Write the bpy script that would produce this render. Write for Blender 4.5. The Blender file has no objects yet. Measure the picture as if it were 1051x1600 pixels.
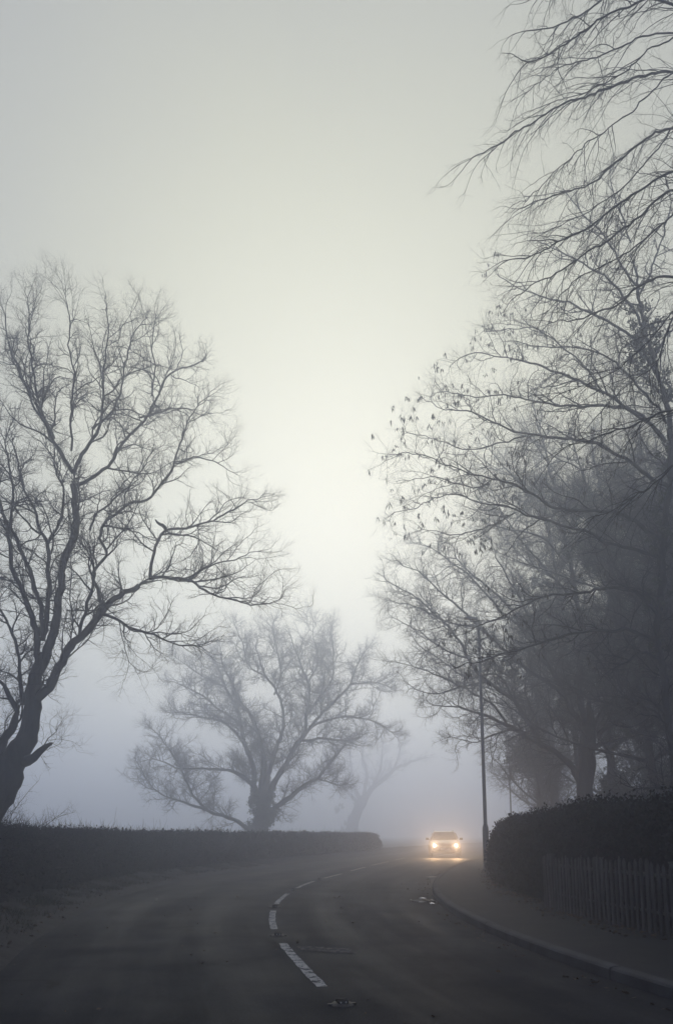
import bpy, math, random
import numpy as np
from mathutils import Vector, Matrix
R = math.radians
scene = bpy.context.scene
C = scene.collection

# ------------------------------------------------------------------ camera
CAM_H, FOC, PITCH = 1.3, 1200.0, R(10.0)
PW, PH, HOR = 1051.0, 1600.0, 1303.0
cp, sp_ = math.cos(PITCH), math.sin(PITCH)
PP = HOR - FOC * math.tan(PITCH)
cam_d = bpy.data.cameras.new('camera'); cam = bpy.data.objects.new('camera', cam_d); C.objects.link(cam)
cam.location = (0, 0, CAM_H); cam.rotation_euler = (R(90) + PITCH, 0, 0)
cam_d.sensor_fit = 'VERTICAL'; cam_d.sensor_height = 36.0; cam_d.lens = FOC / PH * 36.0
cam_d.shift_y = (PP - PH / 2) / PH
cam_d.clip_start = 0.05; cam_d.clip_end = 3000
scene.camera = cam
scene.render.resolution_x, scene.render.resolution_y = 672, 1024

def at(px, py, Y):
    """a surveyed sight line at its true distance Y -> world point"""
    t = (PP - py) / FOC
    dz = Y * (t * cp + sp_) / (cp - t * sp_)
    return np.array(((px - 525.5) / FOC * (Y * cp + dz * sp_), Y, CAM_H + dz))

# ------------------------------------------------------------------ helpers
def tag(o, label=None, cat=None, group=None, kind=None):
    if label: o['label'] = label
    if cat: o['category'] = cat
    if group: o['group'] = group
    if kind: o['kind'] = kind
    return o

def empty(name, loc=(0, 0, 0), rz=0.0):
    o = bpy.data.objects.new(name, None); C.objects.link(o)
    o.location = loc; o.rotation_euler = (0, 0, rz); o.empty_display_size = 0.3
    return o

class MB:
    """collects geometry, then links it as ONE mesh object"""
    def __init__(s): s.v = []; s.f3 = []; s.f4 = []; s.fn = []; s.n = 0
    def add(s, verts, quads=None, tris=None):
        verts = np.asarray(verts, float).reshape(-1, 3)
        if quads is not None and len(quads): s.f4.append(np.asarray(quads, int) + s.n)
        if tris is not None and len(tris): s.f3.append(np.asarray(tris, int) + s.n)
        s.v.append(verts); s.n += len(verts)
    def poly(s, verts, faces):
        verts = np.asarray(verts, float).reshape(-1, 3)
        s.fn += [[i + s.n for i in f] for f in faces]; s.v.append(verts); s.n += len(verts)
    def box(s, c, d, rz=0.0):
        x, y, z = d[0] / 2, d[1] / 2, d[2] / 2
        v = np.array([(-x,-y,-z),(x,-y,-z),(x,y,-z),(-x,y,-z),(-x,-y,z),(x,-y,z),(x,y,z),(-x,y,z)])
        if rz:
            ca, sa = math.cos(rz), math.sin(rz)
            v = np.stack([v[:,0]*ca - v[:,1]*sa, v[:,0]*sa + v[:,1]*ca, v[:,2]], 1)
        s.add(v + np.asarray(c), [(0,3,2,1),(4,5,6,7),(0,1,5,4),(1,2,6,5),(2,3,7,6),(3,0,4,7)])
    def tubes(s, P, Rr, k):
        """P (B,n,3), Rr (B,n): B tubes of n rings and k sides"""
        P = np.asarray(P, float); Rr = np.asarray(Rr, float)
        B, n, _ = P.shape
        T = np.gradient(P, axis=1); T /= np.linalg.norm(T, axis=2, keepdims=True) + 1e-9
        m = T.mean(1); ref = np.where((np.abs(m[:, 2:3]) > .75 * np.linalg.norm(m, axis=1, keepdims=True)), [[1., .13, 0]], [[.1, 0, 1.]])
        N1 = np.cross(T, ref[:, None, :]); N1 /= np.linalg.norm(N1, axis=2, keepdims=True) + 1e-9
        N2 = np.cross(T, N1)
        a = np.arange(k) / k * 2 * math.pi
        V = P[:, :, None, :] + Rr[:, :, None, None] * (np.cos(a)[None, None, :, None] * N1[:, :, None, :] + np.sin(a)[None, None, :, None] * N2[:, :, None, :])
        i = np.arange(n - 1)[:, None]; j = np.arange(k)[None, :]; j2 = (j + 1) % k
        q = np.stack([i * k + j, i * k + j2, (i + 1) * k + j2, (i + 1) * k + j], -1).reshape(-1, 4)
        q = (q[None] + (np.arange(B) * n * k)[:, None, None]).reshape(-1, 4)
        s.add(V.reshape(-1, 3), q)
    def lathe(s, prof, k=24, axis='z', c=(0, 0, 0)):
        a = np.arange(k) / k * 2 * math.pi
        V = []
        for r, h in prof:
            x, y = r * np.cos(a), r * np.sin(a)
            V.append(np.stack([x, y, np.full(k, h)], 1) if axis == 'z' else np.stack([np.full(k, h), x, y], 1) if axis == 'x' else np.stack([y, np.full(k, h), x], 1))
        V = np.concatenate(V) + np.asarray(c)
        n = len(prof)
        q = [(i*k+j, i*k+(j+1) % k, (i+1)*k+(j+1) % k, (i+1)*k+j) for i in range(n-1) for j in range(k)]
        s.add(V, q)
    def build(s, name, mat, parent=None, smooth=False, loc=None):
        me = bpy.data.meshes.new(name)
        V = np.concatenate(s.v) if s.v else np.zeros((0, 3))
        if s.fn:
            faces = list(s.fn)
            for f in s.f4 + s.f3: faces += f.tolist()
            me.from_pydata(V.tolist(), [], faces)
        else:
            f4 = np.concatenate(s.f4) if s.f4 else np.zeros((0, 4), int)
            f3 = np.concatenate(s.f3) if s.f3 else np.zeros((0, 3), int)
            me.vertices.add(len(V)); me.vertices.foreach_set('co', V.astype(np.float32).ravel())
            me.loops.add(f4.size + f3.size)
            me.loops.foreach_set('vertex_index', np.concatenate([f4.ravel(), f3.ravel()]).astype(np.int32))
            npoly = len(f4) + len(f3); me.polygons.add(npoly)
            st = np.concatenate([np.arange(len(f4)) * 4, len(f4) * 4 + np.arange(len(f3)) * 3]).astype(np.int32)
            me.polygons.foreach_set('loop_start', st)
            me.update(calc_edges=True); me.validate()
        if smooth and len(me.polygons): me.polygons.foreach_set('use_smooth', np.ones(len(me.polygons), bool))
        me.materials.append(mat); me.update()
        o = bpy.data.objects.new(name, me); C.objects.link(o)
        if parent: o.parent = parent
        if loc is not None: o.location = loc
        return o

def copy_tree(o, parent=None):
    c = o.copy(); C.objects.link(c)
    if parent: c.parent = parent
    for ch in list(o.children): copy_tree(ch, c)
    return c

def recentre(o, p):
    """local geometry was built in world space: move it under an origin at p"""
    p = np.asarray(p, np.float32)
    for ch in ([o] if o.type == 'MESH' else []) + list(o.children_recursive):
        if ch.type == 'MESH':
            n = len(ch.data.vertices); a = np.empty(n * 3, np.float32); ch.data.vertices.foreach_get('co', a)
            ch.data.vertices.foreach_set('co', (a.reshape(-1, 3) - p).ravel()); ch.data.update()
    o.location = p.tolist()

# ------------------------------------------------------------------ materials
def mat(name, cols, scale=8.0, rough=.85, bump=0.0, bscale=40.0, stretch=(1, 1, 1), spec=.3, detail=6.0, metallic=0.0, rvar=0.0, trans=0.0, pos=(.3, .7)):
    m = bpy.data.materials.new(name); m.use_nodes = True
    nt = m.node_tree; N = nt.nodes; L = nt.links; b = N['Principled BSDF']
    tc = N.new('ShaderNodeTexCoord'); mp = N.new('ShaderNodeMapping'); mp.inputs['Scale'].default_value = stretch
    L.new(tc.outputs['Object'], mp.inputs['Vector'])
    n = N.new('ShaderNodeTexNoise'); n.inputs['Scale'].default_value = scale; n.inputs['Detail'].default_value = detail; n.inputs['Roughness'].default_value = .62
    L.new(mp.outputs[0], n.inputs['Vector'])
    cr = N.new('ShaderNodeValToRGB'); e = cr.color_ramp
    e.elements[0].position, e.elements[1].position = pos
    e.elements[0].color = (*cols[0], 1); e.elements[1].color = (*cols[-1], 1)
    for i, c in enumerate(cols[1:-1]):
        x = e.elements.new(pos[0] + (pos[1] - pos[0]) * (i + 1) / (len(cols) - 1)); x.color = (*c, 1)
    L.new(n.outputs['Fac'], cr.inputs['Fac']); L.new(cr.outputs['Color'], b.inputs['Base Color'])
    b.inputs['Roughness'].default_value = rough; b.inputs['Specular IOR Level'].default_value = spec; b.inputs['Metallic'].default_value = metallic
    if rvar:
        mr = N.new('ShaderNodeMapRange'); mr.inputs['From Min'].default_value = .3; mr.inputs['From Max'].default_value = .7
        mr.inputs['To Min'].default_value = rough - rvar; mr.inputs['To Max'].default_value = rough + rvar
        L.new(n.outputs['Fac'], mr.inputs['Value']); L.new(mr.outputs[0], b.inputs['Roughness'])
    if bump:
        n2 = N.new('ShaderNodeTexNoise'); n2.inputs['Scale'].default_value = bscale; n2.inputs['Detail'].default_value = 5
        L.new(mp.outputs[0], n2.inputs['Vector'])
        bp = N.new('ShaderNodeBump'); bp.inputs['Strength'].default_value = bump; bp.inputs['Distance'].default_value = .02
        L.new(n2.outputs['Fac'], bp.inputs['Height']); L.new(bp.outputs[0], b.inputs['Normal'])
    return m

M = {}
M['bark'] = mat('bark', [(.014, .015, .018), (.032, .032, .036), (.05, .05, .053)], 6, .92, .8, 26, (1, 1, .25), .2)
M['twig'] = mat('twig_bark', [(.020, .019, .021), (.038, .036, .039)], 5, .9, spec=.1)
M['ivy'] = mat('ivy_leaf', [(.015, .024, .012), (.03, .045, .022), (.045, .055, .03)], 3, .6, spec=.4)
M['seed'] = mat('dry_seed', [(.04, .033, .025), (.075, .06, .045)], 4, .8)
M['hedge_leaf'] = mat('hedge_leaf', [(.007, .010, .011), (.014, .018, .018), (.024, .025, .025)], 1.6, .85, spec=.08)
M['hedge_core'] = mat('hedge_core', [(.006, .006, .006), (.012, .012, .011)], 9, .95, .6, 30, spec=.1)
M['evergreen'] = mat('evergreen_leaf', [(.012, .02, .012), (.028, .04, .024)], 1.2, .6, spec=.3)
M['grass'] = mat('grass_blade', [(.014, .019, .010), (.028, .033, .018), (.045, .042, .026)], .9, .8, spec=.2)
M['field'] = mat('field_grass', [(.03, .04, .018), (.05, .06, .03), (.07, .065, .04)], .6, .95, .5, 20, spec=.1)
M['verge'] = mat('muddy_verge', [(.016, .0155, .017), (.034, .033, .034), (.06, .058, .058)], 3.5, .88, .9, 18, spec=.1, rvar=.12)
M['litter'] = mat('dead_leaf', [(.03, .02, .013), (.07, .045, .026), (.10, .07, .04)], 3, .8, spec=.3)
M['pavement'] = mat('damp_tarmac', [(.014, .016, .02), (.021, .023, .028), (.03, .032, .037)], 2.2, .75, .5, 160, spec=.1, rvar=.12)
M['kerb'] = mat('kerb_concrete', [(.035, .036, .04), (.06, .061, .066), (.085, .086, .09)], 2.5, .8, .4, 60, spec=.06, rvar=.1)
M['wood'] = mat('weathered_wood', [(.026, .026, .028), (.06, .058, .058), (.10, .097, .094)], 6, .85, .5, 30, (3, 3, .3), .25)
M['galv'] = mat('galvanised_steel', [(.13, .135, .14), (.2, .205, .21)], 5, .5, .15, 40, metallic=.35, rvar=.1)
M['iron'] = mat('cast_iron', [(.02, .02, .022), (.05, .05, .052)], 30, .55, .4, 90, metallic=.3, rvar=.15)
M['rubber'] = mat('black_rubber', [(.012, .012, .012), (.025, .025, .025)], 20, .75, .2, 80)
M['carpaint'] = mat('silver_car_paint', [(.10, .105, .11), (.13, .135, .14)], 3, .32, metallic=.4, spec=.5)
M['plastic'] = mat('black_plastic', [(.015, .015, .016), (.025, .025, .027)], 12, .5)
M['chrome'] = mat('chrome', [(.5, .5, .5), (.6, .6, .6)], 4, .15, metallic=1.0)
M['rim'] = mat('alloy_rim', [(.25, .25, .26), (.35, .35, .36)], 8, .35, metallic=.8)
M['plate'] = mat('white_plate', [(.6, .6, .58), (.7, .7, .68)], 8, .4)
M['skin'] = mat('skin', [(.35, .22, .16), (.42, .27, .2)], 9, .55)
M['cloth'] = mat('dark_coat', [(.02, .022, .03), (.035, .037, .05)], 14, .9)
M['glass'] = mat('car_glass', [(.02, .022, .025), (.03, .032, .035)], 2, .06, spec=.6)
M['water'] = mat('rain_water', [(.01, .011, .013), (.016, .017, .02)], 3, .04, spec=.5)
M['lens'] = mat('lens_glass', [(.35, .36, .36), (.5, .5, .5)], 30, .1, spec=.6)
def emit(name, col, s):
    m = bpy.data.materials.new(name); m.use_nodes = True; N = m.node_tree.nodes; b = N['Principled BSDF']
    n = N.new('ShaderNodeTexNoise'); n.inputs['Scale'].default_value = 25
    mr = N.new('ShaderNodeMapRange'); mr.inputs['To Min'].default_value = s * .7; mr.inputs['To Max'].default_value = s * 1.3
    m.node_tree.links.new(n.outputs['Fac'], mr.inputs['Value']); m.node_tree.links.new(mr.outputs[0], b.inputs['Emission Strength'])
    b.inputs['Base Color'].default_value = (.8, .8, .8, 1); b.inputs['Emission Color'].default_value = (*col, 1)
    try: m.cycles.emission_sampling = 'NONE'
    except Exception: pass
    return m
M['lamp'] = emit('headlamp_glow', (1.0, .84, .58), 12)

def asphalt():
    m = bpy.data.materials.new('damp_asphalt'); m.use_nodes = True
    nt = m.node_tree; N = nt.nodes; L = nt.links; b = N['Principled BSDF']
    tc = N.new('ShaderNodeTexCoord'); uv = N.new('ShaderNodeUVMap'); uv.uv_map = 'lane'
    def noise(vec, sc, det=5, rg=.6):
        n = N.new('ShaderNodeTexNoise'); n.inputs['Scale'].default_value = sc; n.inputs['Detail'].default_value = det; n.inputs['Roughness'].default_value = rg
        L.new(vec, n.inputs['Vector']); return n.outputs['Fac']
    def ramp(f, stops):
        c = N.new('ShaderNodeValToRGB'); e = c.color_ramp
        e.elements[0].position = stops[0][0]; e.elements[0].color = (*([stops[0][1]] * 3), 1)
        e.elements[1].position = stops[-1][0]; e.elements[1].color = (*([stops[-1][1]] * 3), 1)
        for p, v in stops[1:-1]:
            x = e.elements.new(p); x.color = (v, v, v, 1)
        L.new(f, c.inputs['Fac']); return c.outputs['Color']
    def math_(op, a, b_):
        n = N.new('ShaderNodeMath'); n.operation = op
        for i, x in enumerate((a, b_)):
            if isinstance(x, (int, float)): n.inputs[i].default_value = x
            else: L.new(x, n.inputs[i])
        return n.outputs[0]
    O = tc.outputs['Object']
    mp = N.new('ShaderNodeMapping'); mp.inputs['Scale'].default_value = (2.2, .12, 1); L.new(uv.outputs[0], mp.inputs['Vector'])
    streak = noise(mp.outputs[0], 1.0, 4)                       # long streaks along the lane
    blotch = noise(O, .55, 5)
    fine = noise(O, 95, 3, .7)
    sep = N.new('ShaderNodeSeparateXYZ'); L.new(uv.outputs[0], sep.inputs[0])
    # wheel tracks: polished bands 0.75 m either side of each lane centre (u is metres across the road)
    fr = math_('PINGPONG', math_('SUBTRACT', math_('ABSOLUTE', sep.outputs[0], 0), .85), .75)
    track = ramp(math_('DIVIDE', fr, .75), [(.0, .6), (.45, .2), (1., 0.)])
    base = math_('ADD', math_('MULTIPLY', ramp(streak, [(.35, .0), (.65, 1.)]), .004), math_('MULTIPLY', ramp(blotch, [(.35, 0.), (.68, 1.)]), .006))
    base = math_('ADD', base, math_('MULTIPLY', ramp(fine, [(.4, 0.), (.72, 1.)]), .012))
    base = math_('ADD', base, .006)
    base = math_('ADD', base, math_('MULTIPLY', track, .003))
    vo = N.new('ShaderNodeTexVoronoi'); vo.feature = 'DISTANCE_TO_EDGE'; vo.inputs['Scale'].default_value = .45
    wv = N.new('ShaderNodeMix'); wv.data_type = 'VECTOR'; wv.inputs[0].default_value = .28
    nz = N.new('ShaderNodeTexNoise'); nz.inputs['Scale'].default_value = 2.2; nz.inputs['Detail'].default_value = 5; L.new(O, nz.inputs['Vector'])
    L.new(O, wv.inputs[4]); L.new(nz.outputs['Color'], wv.inputs[5]); L.new(wv.outputs[1], vo.inputs['Vector'])
    crack = ramp(vo.outputs['Distance'], [(0, 1.), (.006, .9), (.012, 0.)])
    crack = math_('MULTIPLY', crack, ramp(noise(O, .35, 2), [(.5, 0.), (.58, 1.)]))
    vb = N.new('ShaderNodeTexVoronoi'); vb.inputs['Scale'].default_value = 120; L.new(O, vb.inputs['Vector'])
    base = math_('MULTIPLY', base, math_('ADD', .45, math_('MULTIPLY', ramp(vb.outputs['Color'], [(.2, 0.), (.9, 1.)]), 1.1)))
    base = math_('MULTIPLY', base, math_('SUBTRACT', 1.0, math_('MULTIPLY', crack, .75)))
    comb = N.new('ShaderNodeCombineColor')
    L.new(math_('MULTIPLY', base, .70), comb.inputs[0]); L.new(math_('MULTIPLY', base, .82), comb.inputs[1]); L.new(math_('MULTIPLY', base, 1.25), comb.inputs[2])
    L.new(comb.outputs[0], b.inputs['Base Color'])
    ro = math_('ADD', .68, math_('MULTIPLY', ramp(streak, [(.3, 1.), (.7, 0.)]), .16))
    ro = math_('SUBTRACT', ro, math_('MULTIPLY', track, .12))
    L.new(ro, b.inputs['Roughness']); L.new(math_('ADD', .03, math_('MULTIPLY', ramp(noise(O, .9, 4), [(.36, 0.), (.76, 1.)]), .09)), b.inputs['Specular IOR Level'])
    bp = N.new('ShaderNodeBump'); bp.inputs['Strength'].default_value = .55; bp.inputs['Distance'].default_value = .008
    L.new(fine, bp.inputs['Height']); L.new(bp.outputs[0], b.inputs['Normal'])
    return m
M['asphalt'] = asphalt()

def paint():
    m = bpy.data.materials.new('worn_road_paint'); m.use_nodes = True
    nt = m.node_tree; N = nt.nodes; L = nt.links; b = N['Principled BSDF']
    tc = N.new('ShaderNodeTexCoord')
    n = N.new('ShaderNodeTexNoise'); n.inputs['Scale'].default_value = 9; n.inputs['Detail'].default_value = 9; n.inputs['Roughness'].default_value = .75
    L.new(tc.outputs['Object'], n.inputs['Vector'])
    c = N.new('ShaderNodeValToRGB'); e = c.color_ramp
    e.elements[0].position = .43; e.elements[0].color = (.015, .016, .02, 1); e.elements[1].position = .49; e.elements[1].color = (.27, .275, .28, 1)
    x = e.elements.new(.75); x.color = (.48, .48, .47, 1)
    L.new(n.outputs['Fac'], c.inputs['Fac']); L.new(c.outputs['Color'], b.inputs['Base Color'])
    b.inputs['Roughness'].default_value = .8; b.inputs['Specular IOR Level'].default_value = .06
    return m
M['paint'] = paint()
M['old_paint'] = mat('faded_road_paint', [(.03, .03, .032), (.06, .06, .065), (.13, .13, .135)], 14, .85, spec=.03, detail=9, pos=(.42, .62))

# ------------------------------------------------------------------ light, sky, air
SUN_EL, SUN_AZ = R(24), R(1.5)          # behind the fog, straight up the road
W = bpy.data.worlds.new('World'); scene.world = W; W.use_nodes = True
nt = W.node_tree; bg = nt.nodes['Background']
sky = nt.nodes.new('ShaderNodeTexSky'); sky.sky_type = 'NISHITA'; sky.sun_disc = False
sky.sun_elevation = SUN_EL; sky.sun_rotation = SUN_AZ; sky.dust_density = 1.2; sky.air_density = 1.0; sky.ozone_density = 1.0
hs = nt.nodes.new('ShaderNodeHueSaturation'); hs.inputs['Saturation'].default_value = .9
# a thin, even cloud deck over the clear sky
OV = 4.95; S3 = (math.sin(SUN_AZ) * math.cos(SUN_EL), math.cos(SUN_AZ) * math.cos(SUN_EL), math.sin(SUN_EL))
tcw = nt.nodes.new('ShaderNodeTexCoord'); cn = nt.nodes.new('ShaderNodeTexNoise'); cn.inputs['Scale'].default_value = 2.2; cn.inputs['Detail'].default_value = 4
nv = nt.nodes.new('ShaderNodeVectorMath'); nv.operation = 'NORMALIZE'; dp = nt.nodes.new('ShaderNodeVectorMath'); dp.operation = 'DOT_PRODUCT'; dp.inputs[1].default_value = S3
nt.links.new(tcw.outputs['Generated'], nv.inputs[0]); nt.links.new(nv.outputs[0], dp.inputs[0]); nt.links.new(nv.outputs[0], cn.inputs['Vector'])
# the deck is thinner and warmer towards the hidden sun, cooler behind the viewer; soft cloud texture on top
m1 = nt.nodes.new('ShaderNodeMath'); m1.operation = 'MULTIPLY_ADD'; m1.inputs[1].default_value = .10; m1.inputs[2].default_value = -.05
ad = nt.nodes.new('ShaderNodeMath'); ad.operation = 'ADD'
nt.links.new(cn.outputs['Fac'], m1.inputs[0]); nt.links.new(dp.outputs['Value'], ad.inputs[0]); nt.links.new(m1.outputs[0], ad.inputs[1])
cr_w = nt.nodes.new('ShaderNodeValToRGB'); cr_w.color_ramp.interpolation = 'EASE'; el = cr_w.color_ramp.elements
el[0].position = .0; el[0].color = (.70 * OV, .76 * OV, 1.0 * OV, 1); el[1].position = 1.0; el[1].color = (1.40 * OV, 1.38 * OV, .98 * OV, 1)
for q_, c_ in ((.6, (.82, .87, .93)), (.80, (1.06, 1.07, .97))):
    x = el.new(q_); x.color = (c_[0] * OV, c_[1] * OV, c_[2] * OV, 1)
nt.links.new(ad.outputs[0], cr_w.inputs['Fac'])
mx = nt.nodes.new('ShaderNodeMix'); mx.data_type = 'RGBA'; mx.inputs[0].default_value = .88
nt.links.new(sky.outputs[0], hs.inputs['Color']); nt.links.new(hs.outputs[0], mx.inputs[6]); nt.links.new(cr_w.outputs[0], mx.inputs[7]); nt.links.new(mx.outputs[2], bg.inputs['Color'])
bg.inputs['Strength'].default_value = .10

sl = bpy.data.lights.new('sun', 'SUN'); sl.energy = 1.0; sl.angle = R(40); sl.color = (1.0, .945, .74)
so = bpy.data.objects.new('sun', sl); C.objects.link(so)
sdir = Vector((math.sin(SUN_AZ) * math.cos(SUN_EL), math.cos(SUN_AZ) * math.cos(SUN_EL), math.sin(SUN_EL)))
so.rotation_euler = sdir.to_track_quat('Z', 'Y').to_euler(); so.location = (0, 20, 60)

def build_haze(top):
    hz = MB(); hz.box((0, 120, (top - 1.1) / 2), (520, 520, top + 1.1)); return hz
hm = bpy.data.materials.new('fog'); hm.use_nodes = True
for n in list(hm.node_tree.nodes):
    if n.type == 'BSDF_PRINCIPLED': hm.node_tree.nodes.remove(n)
pv = hm.node_tree.nodes.new('ShaderNodeVolumePrincipled')
pv.inputs['Color'].default_value = (.775, .83, 1.0, 1)
pv.inputs['Density'].default_value = .0140; pv.inputs['Anisotropy'].default_value = .76
hm.node_tree.links.new(pv.outputs[0], hm.node_tree.nodes['Material Output'].inputs['Volume'])
scene.view_settings.view_transform = 'Standard'; scene.view_settings.look = 'None'
scene.view_settings.exposure = 0.0; scene.view_settings.gamma = 1.0
cy = scene.cycles
cy.volume_bounces = 4; cy.max_bounces = 6; cy.diffuse_bounces = 2; cy.glossy_bounces = 2; cy.transparent_max_bounces = 8
cy.use_denoising = True; cy.volume_step_rate = 4.0

# ------------------------------------------------------------------ road geometry (metres, measured on the ground)
def spline(tab):
    t = np.array(tab, float); ys, xs = t[:, 0], t[:, 1]
    m = np.gradient(xs, ys)
    def f(y):
        y = np.asarray(y, float); i = np.clip(np.searchsorted(ys, y) - 1, 0, len(ys) - 2)
        h = ys[i + 1] - ys[i]; u = (y - ys[i]) / h
        r = (2*u**3 - 3*u**2 + 1) * xs[i] + (u**3 - 2*u**2 + u) * h * m[i] + (-2*u**3 + 3*u**2) * xs[i + 1] + (u**3 - u**2) * h * m[i + 1]
        r = np.where(y < ys[0], xs[0] + m[0] * (y - ys[0]), r)
        return np.where(y > ys[-1], xs[-1] + m[-1] * (y - ys[-1]), r)
    return f
centre = spline([(-14, 7.2), (-6, 3.9), (0, 1.75), (4, .62), (5.8, .15), (7, -.13), (8.2, -.38), (9.7, -.66), (11.2, -.88), (13.6, -1.08), (15.5, -1.13), (17.5, -1.07), (19.5, -.93), (22, -.62), (24, -.25), (26.2, .20), (28, .52), (32, 1.3), (37.6, 2.52), (47, 4.75), (60, 8.6), (80, 16.0), (110, 29), (150, 50)])
left_e = spline([(-14, 3.9), (-6, .7), (0, -1.35), (4, -2.45), (8.3, -3.45), (11.2, -4.05), (14.2, -4.47), (17.7, -4.68), (22, -4.55), (27, -3.93), (34.5, -2.1), (47.5, 1.55), (60, 5.3), (80, 12.6), (110, 25.5), (150, 46.5)])
right_e = spline([(-14, 10.4), (-6, 7.2), (0, 4.9), (4, 3.5), (6.5, 2.74), (7.4, 2.54), (8.8, 2.30), (11.2, 2.05), (14, 1.97), (17.7, 2.16), (19.9, 2.42), (25.4, 3.4), (33, 5.12), (39.5, 6.85), (47.5, 9.0), (60, 12.6), (80, 20.0), (110, 33), (150, 54)])
YS = np.concatenate([np.arange(-14, 40, .5), np.arange(40, 150, 1.5)])
rng = np.random.default_rng(7)

def normals(f, y):
    d = .1; dx = (f(y + d) - f(y - d)) / (2 * d); n = np.stack([np.ones_like(dx), -dx], -1)
    return n / np.linalg.norm(n, axis=-1, keepdims=True)     # unit, pointing right (+x)

def strip(cols, name, m, kind='structure', smooth=True, **kw):
    """cols: list of (x array, y array, z array) along the road -> one sheet"""
    n = len(cols[0][0]); V = np.concatenate([np.stack(np.broadcast_arrays(*c), 1) for c in cols])
    q = [(a*n+i, (a+1)*n+i, (a+1)*n+i+1, a*n+i+1) for a in range(len(cols)-1) for i in range(n-1)]
    b = MB(); b.add(V, q); o = b.build(name, m, smooth=smooth)
    return tag(o, kind=kind, **kw)

# ground sheet reaching far into the fog
g = MB(); xs = np.linspace(-245, 245, 50); ys = np.linspace(-120, 360, 50)
GX, GY = np.meshgrid(xs, ys, indexing='ij'); g.add(np.stack([GX, GY, np.full_like(GX, -.06)], -1).reshape(-1, 3), [(i*50+j, (i+1)*50+j, (i+1)*50+j+1, i*50+j+1) for i in range(49) for j in range(49)])
tag(g.build('ground', M['field']), 'dull winter grass field running into the fog', 'ground', kind='structure')
# carriageway with lane coordinates for the wheel tracks
le, ce, re_ = left_e(YS), centre(YS), right_e(YS)
cols = []
us = []
for f in (0, .25, .5, .75, 1): cols.append((le + (ce - le) * f, YS, np.zeros_like(YS) + .03 * f * (2 - f) - .03)); us.append(-3.2 * (1 - f))
for f in (.25, .5, .75, 1): cols.append((ce + (re_ - ce) * f, YS, np.zeros_like(YS) - .03 * f * f)); us.append(3.1 * f)
road = strip(cols, 'road', M['asphalt'], label='damp dark asphalt road bending right into the fog', cat='road')
uvl = road.data.uv_layers.new(name='lane'); n = len(YS)
vi = np.empty(len(road.data.loops), np.int32); road.data.loops.foreach_get('vertex_index', vi)
uvl.data.foreach_set('uv', np.stack([np.array(us)[vi // n], YS[vi % n]], 1).astype(np.float32).ravel())
def road_z(x, y):
    l, c, r = left_e(y), centre(y), right_e(y)
    f = np.where(x < c, (x - l) / (c - l), (x - c) / (r - c))
    return np.where(x < c, .03 * f * (2 - f) - .03, -.03 * f * f)
# kerb (right): bevelled concrete blocks in one line, pavement behind it
nr = normals(right_e, YS)
def off(d): return re_ + nr[:, 0] * d, YS + nr[:, 1] * d
kb = MB(); kprof = ((0, -.06), (.004, .06), (.02, .078), (.04, .084), (.122, .09), (.124, .03)); sk = np.concatenate([[0], np.cumsum(np.hypot(np.diff(re_), np.diff(YS)))])
for k in range(int(sk[-1] / .915)):
    dz = rng.normal(0, .003); dd = rng.normal(0, .002); V = []
    for t in np.linspace(k * .915 + .006, k * .915 + .909, 3):
        y = np.interp(t, sk, YS); nn = normals(right_e, np.array([y]))[0]
        V += [(float(right_e(y)) + nn[0] * (d + dd), y + nn[1] * (d + dd), z + (dz if z > .05 else 0)) for d, z in kprof]
    kb.poly(V, [[i*6+j, i*6+j+1, i*6+7+j, i*6+6+j] for i in range(2) for j in range(5)] + [[5, 4, 3, 2, 1, 0], [12, 13, 14, 15, 16, 17]])
tag(kb.build('kerb', M['kerb']), 'damp grey kerb stones along the inside of the bend', 'kerb', kind='structure')
pc = []
for d in (.127, .5, .9, 1.3, 1.75): x, y = off(d); pc.append((x, y, np.full_like(x, .084 + .012 * d)))
strip(pc, 'pavement', M['pavement'], label='narrow damp tarmac pavement behind the kerb', cat='pavement')
bc = []
for d, z in ((1.74, .098), (2.1, .16), (2.8, .2), (4.0, .1), (5.5, -.1)): x, y = off(d); bc.append((x, y, z + rng.normal(0, .012, len(x)) * (d > 1.8)))
strip(bc, 'soil_bank', M['verge'], label='strip of bare soil under the right hedge', cat='soil')
# left verge
nl = normals(left_e, YS)
def offl(d): return le - nl[:, 0] * d, YS - nl[:, 1] * d
vc = []
for d, z, a in ((-.04, -.0285, .0), (.06, .006, .008), (.24, .035, .012), (.45, .045, .015), (.75, .08, .02), (1.1, .17, .02), (1.8, .24, .02), (3.0, .1, .02), (4.6, -.12, 0)):
    x, y = offl(d + (rng.normal(0, .022, len(YS)) if abs(d) < .3 else 0)); vc.append((x, y, z + rng.normal(0, 1, len(x)) * a))
strip(vc, 'verge', M['verge'], label='muddy leaf strewn verge below the left hedge', cat='verge')

# ------------------------------------------------------------------ road markings and studs
def along(y0, L):
    y = y0; s = 0
    while s < L:
        d = .02; s += math.hypot(d, float(centre(y + d) - centre(y))); y += d
    return y
def dash(y0, y1, w=.10, label=None):
    n = 24; y = np.linspace(y0, y1, n); nn = normals(centre, y); b = MB()
    r2 = np.random.default_rng(int(y0 * 100)); jit = r2.normal(0, .004, (2, n))
    a = np.stack([centre(y) - nn[:, 0] * (w/2 + jit[0]), y - nn[:, 1] * (w/2)], 1); c = np.stack([centre(y) + nn[:, 0] * (w/2 + jit[1]), y + nn[:, 1] * (w/2)], 1)
    P = np.concatenate([a, c]); z = road_z(P[:, 0], P[:, 1]) + .005
    b.add(np.column_stack([P, z]), [(i, n+i, n+i+1, i+1) for i in range(n-1)])
    return tag(b.build('centre_line_dash', M['paint']), label, 'road marking', 'white dashes of the centre line', 'structure')
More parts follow.
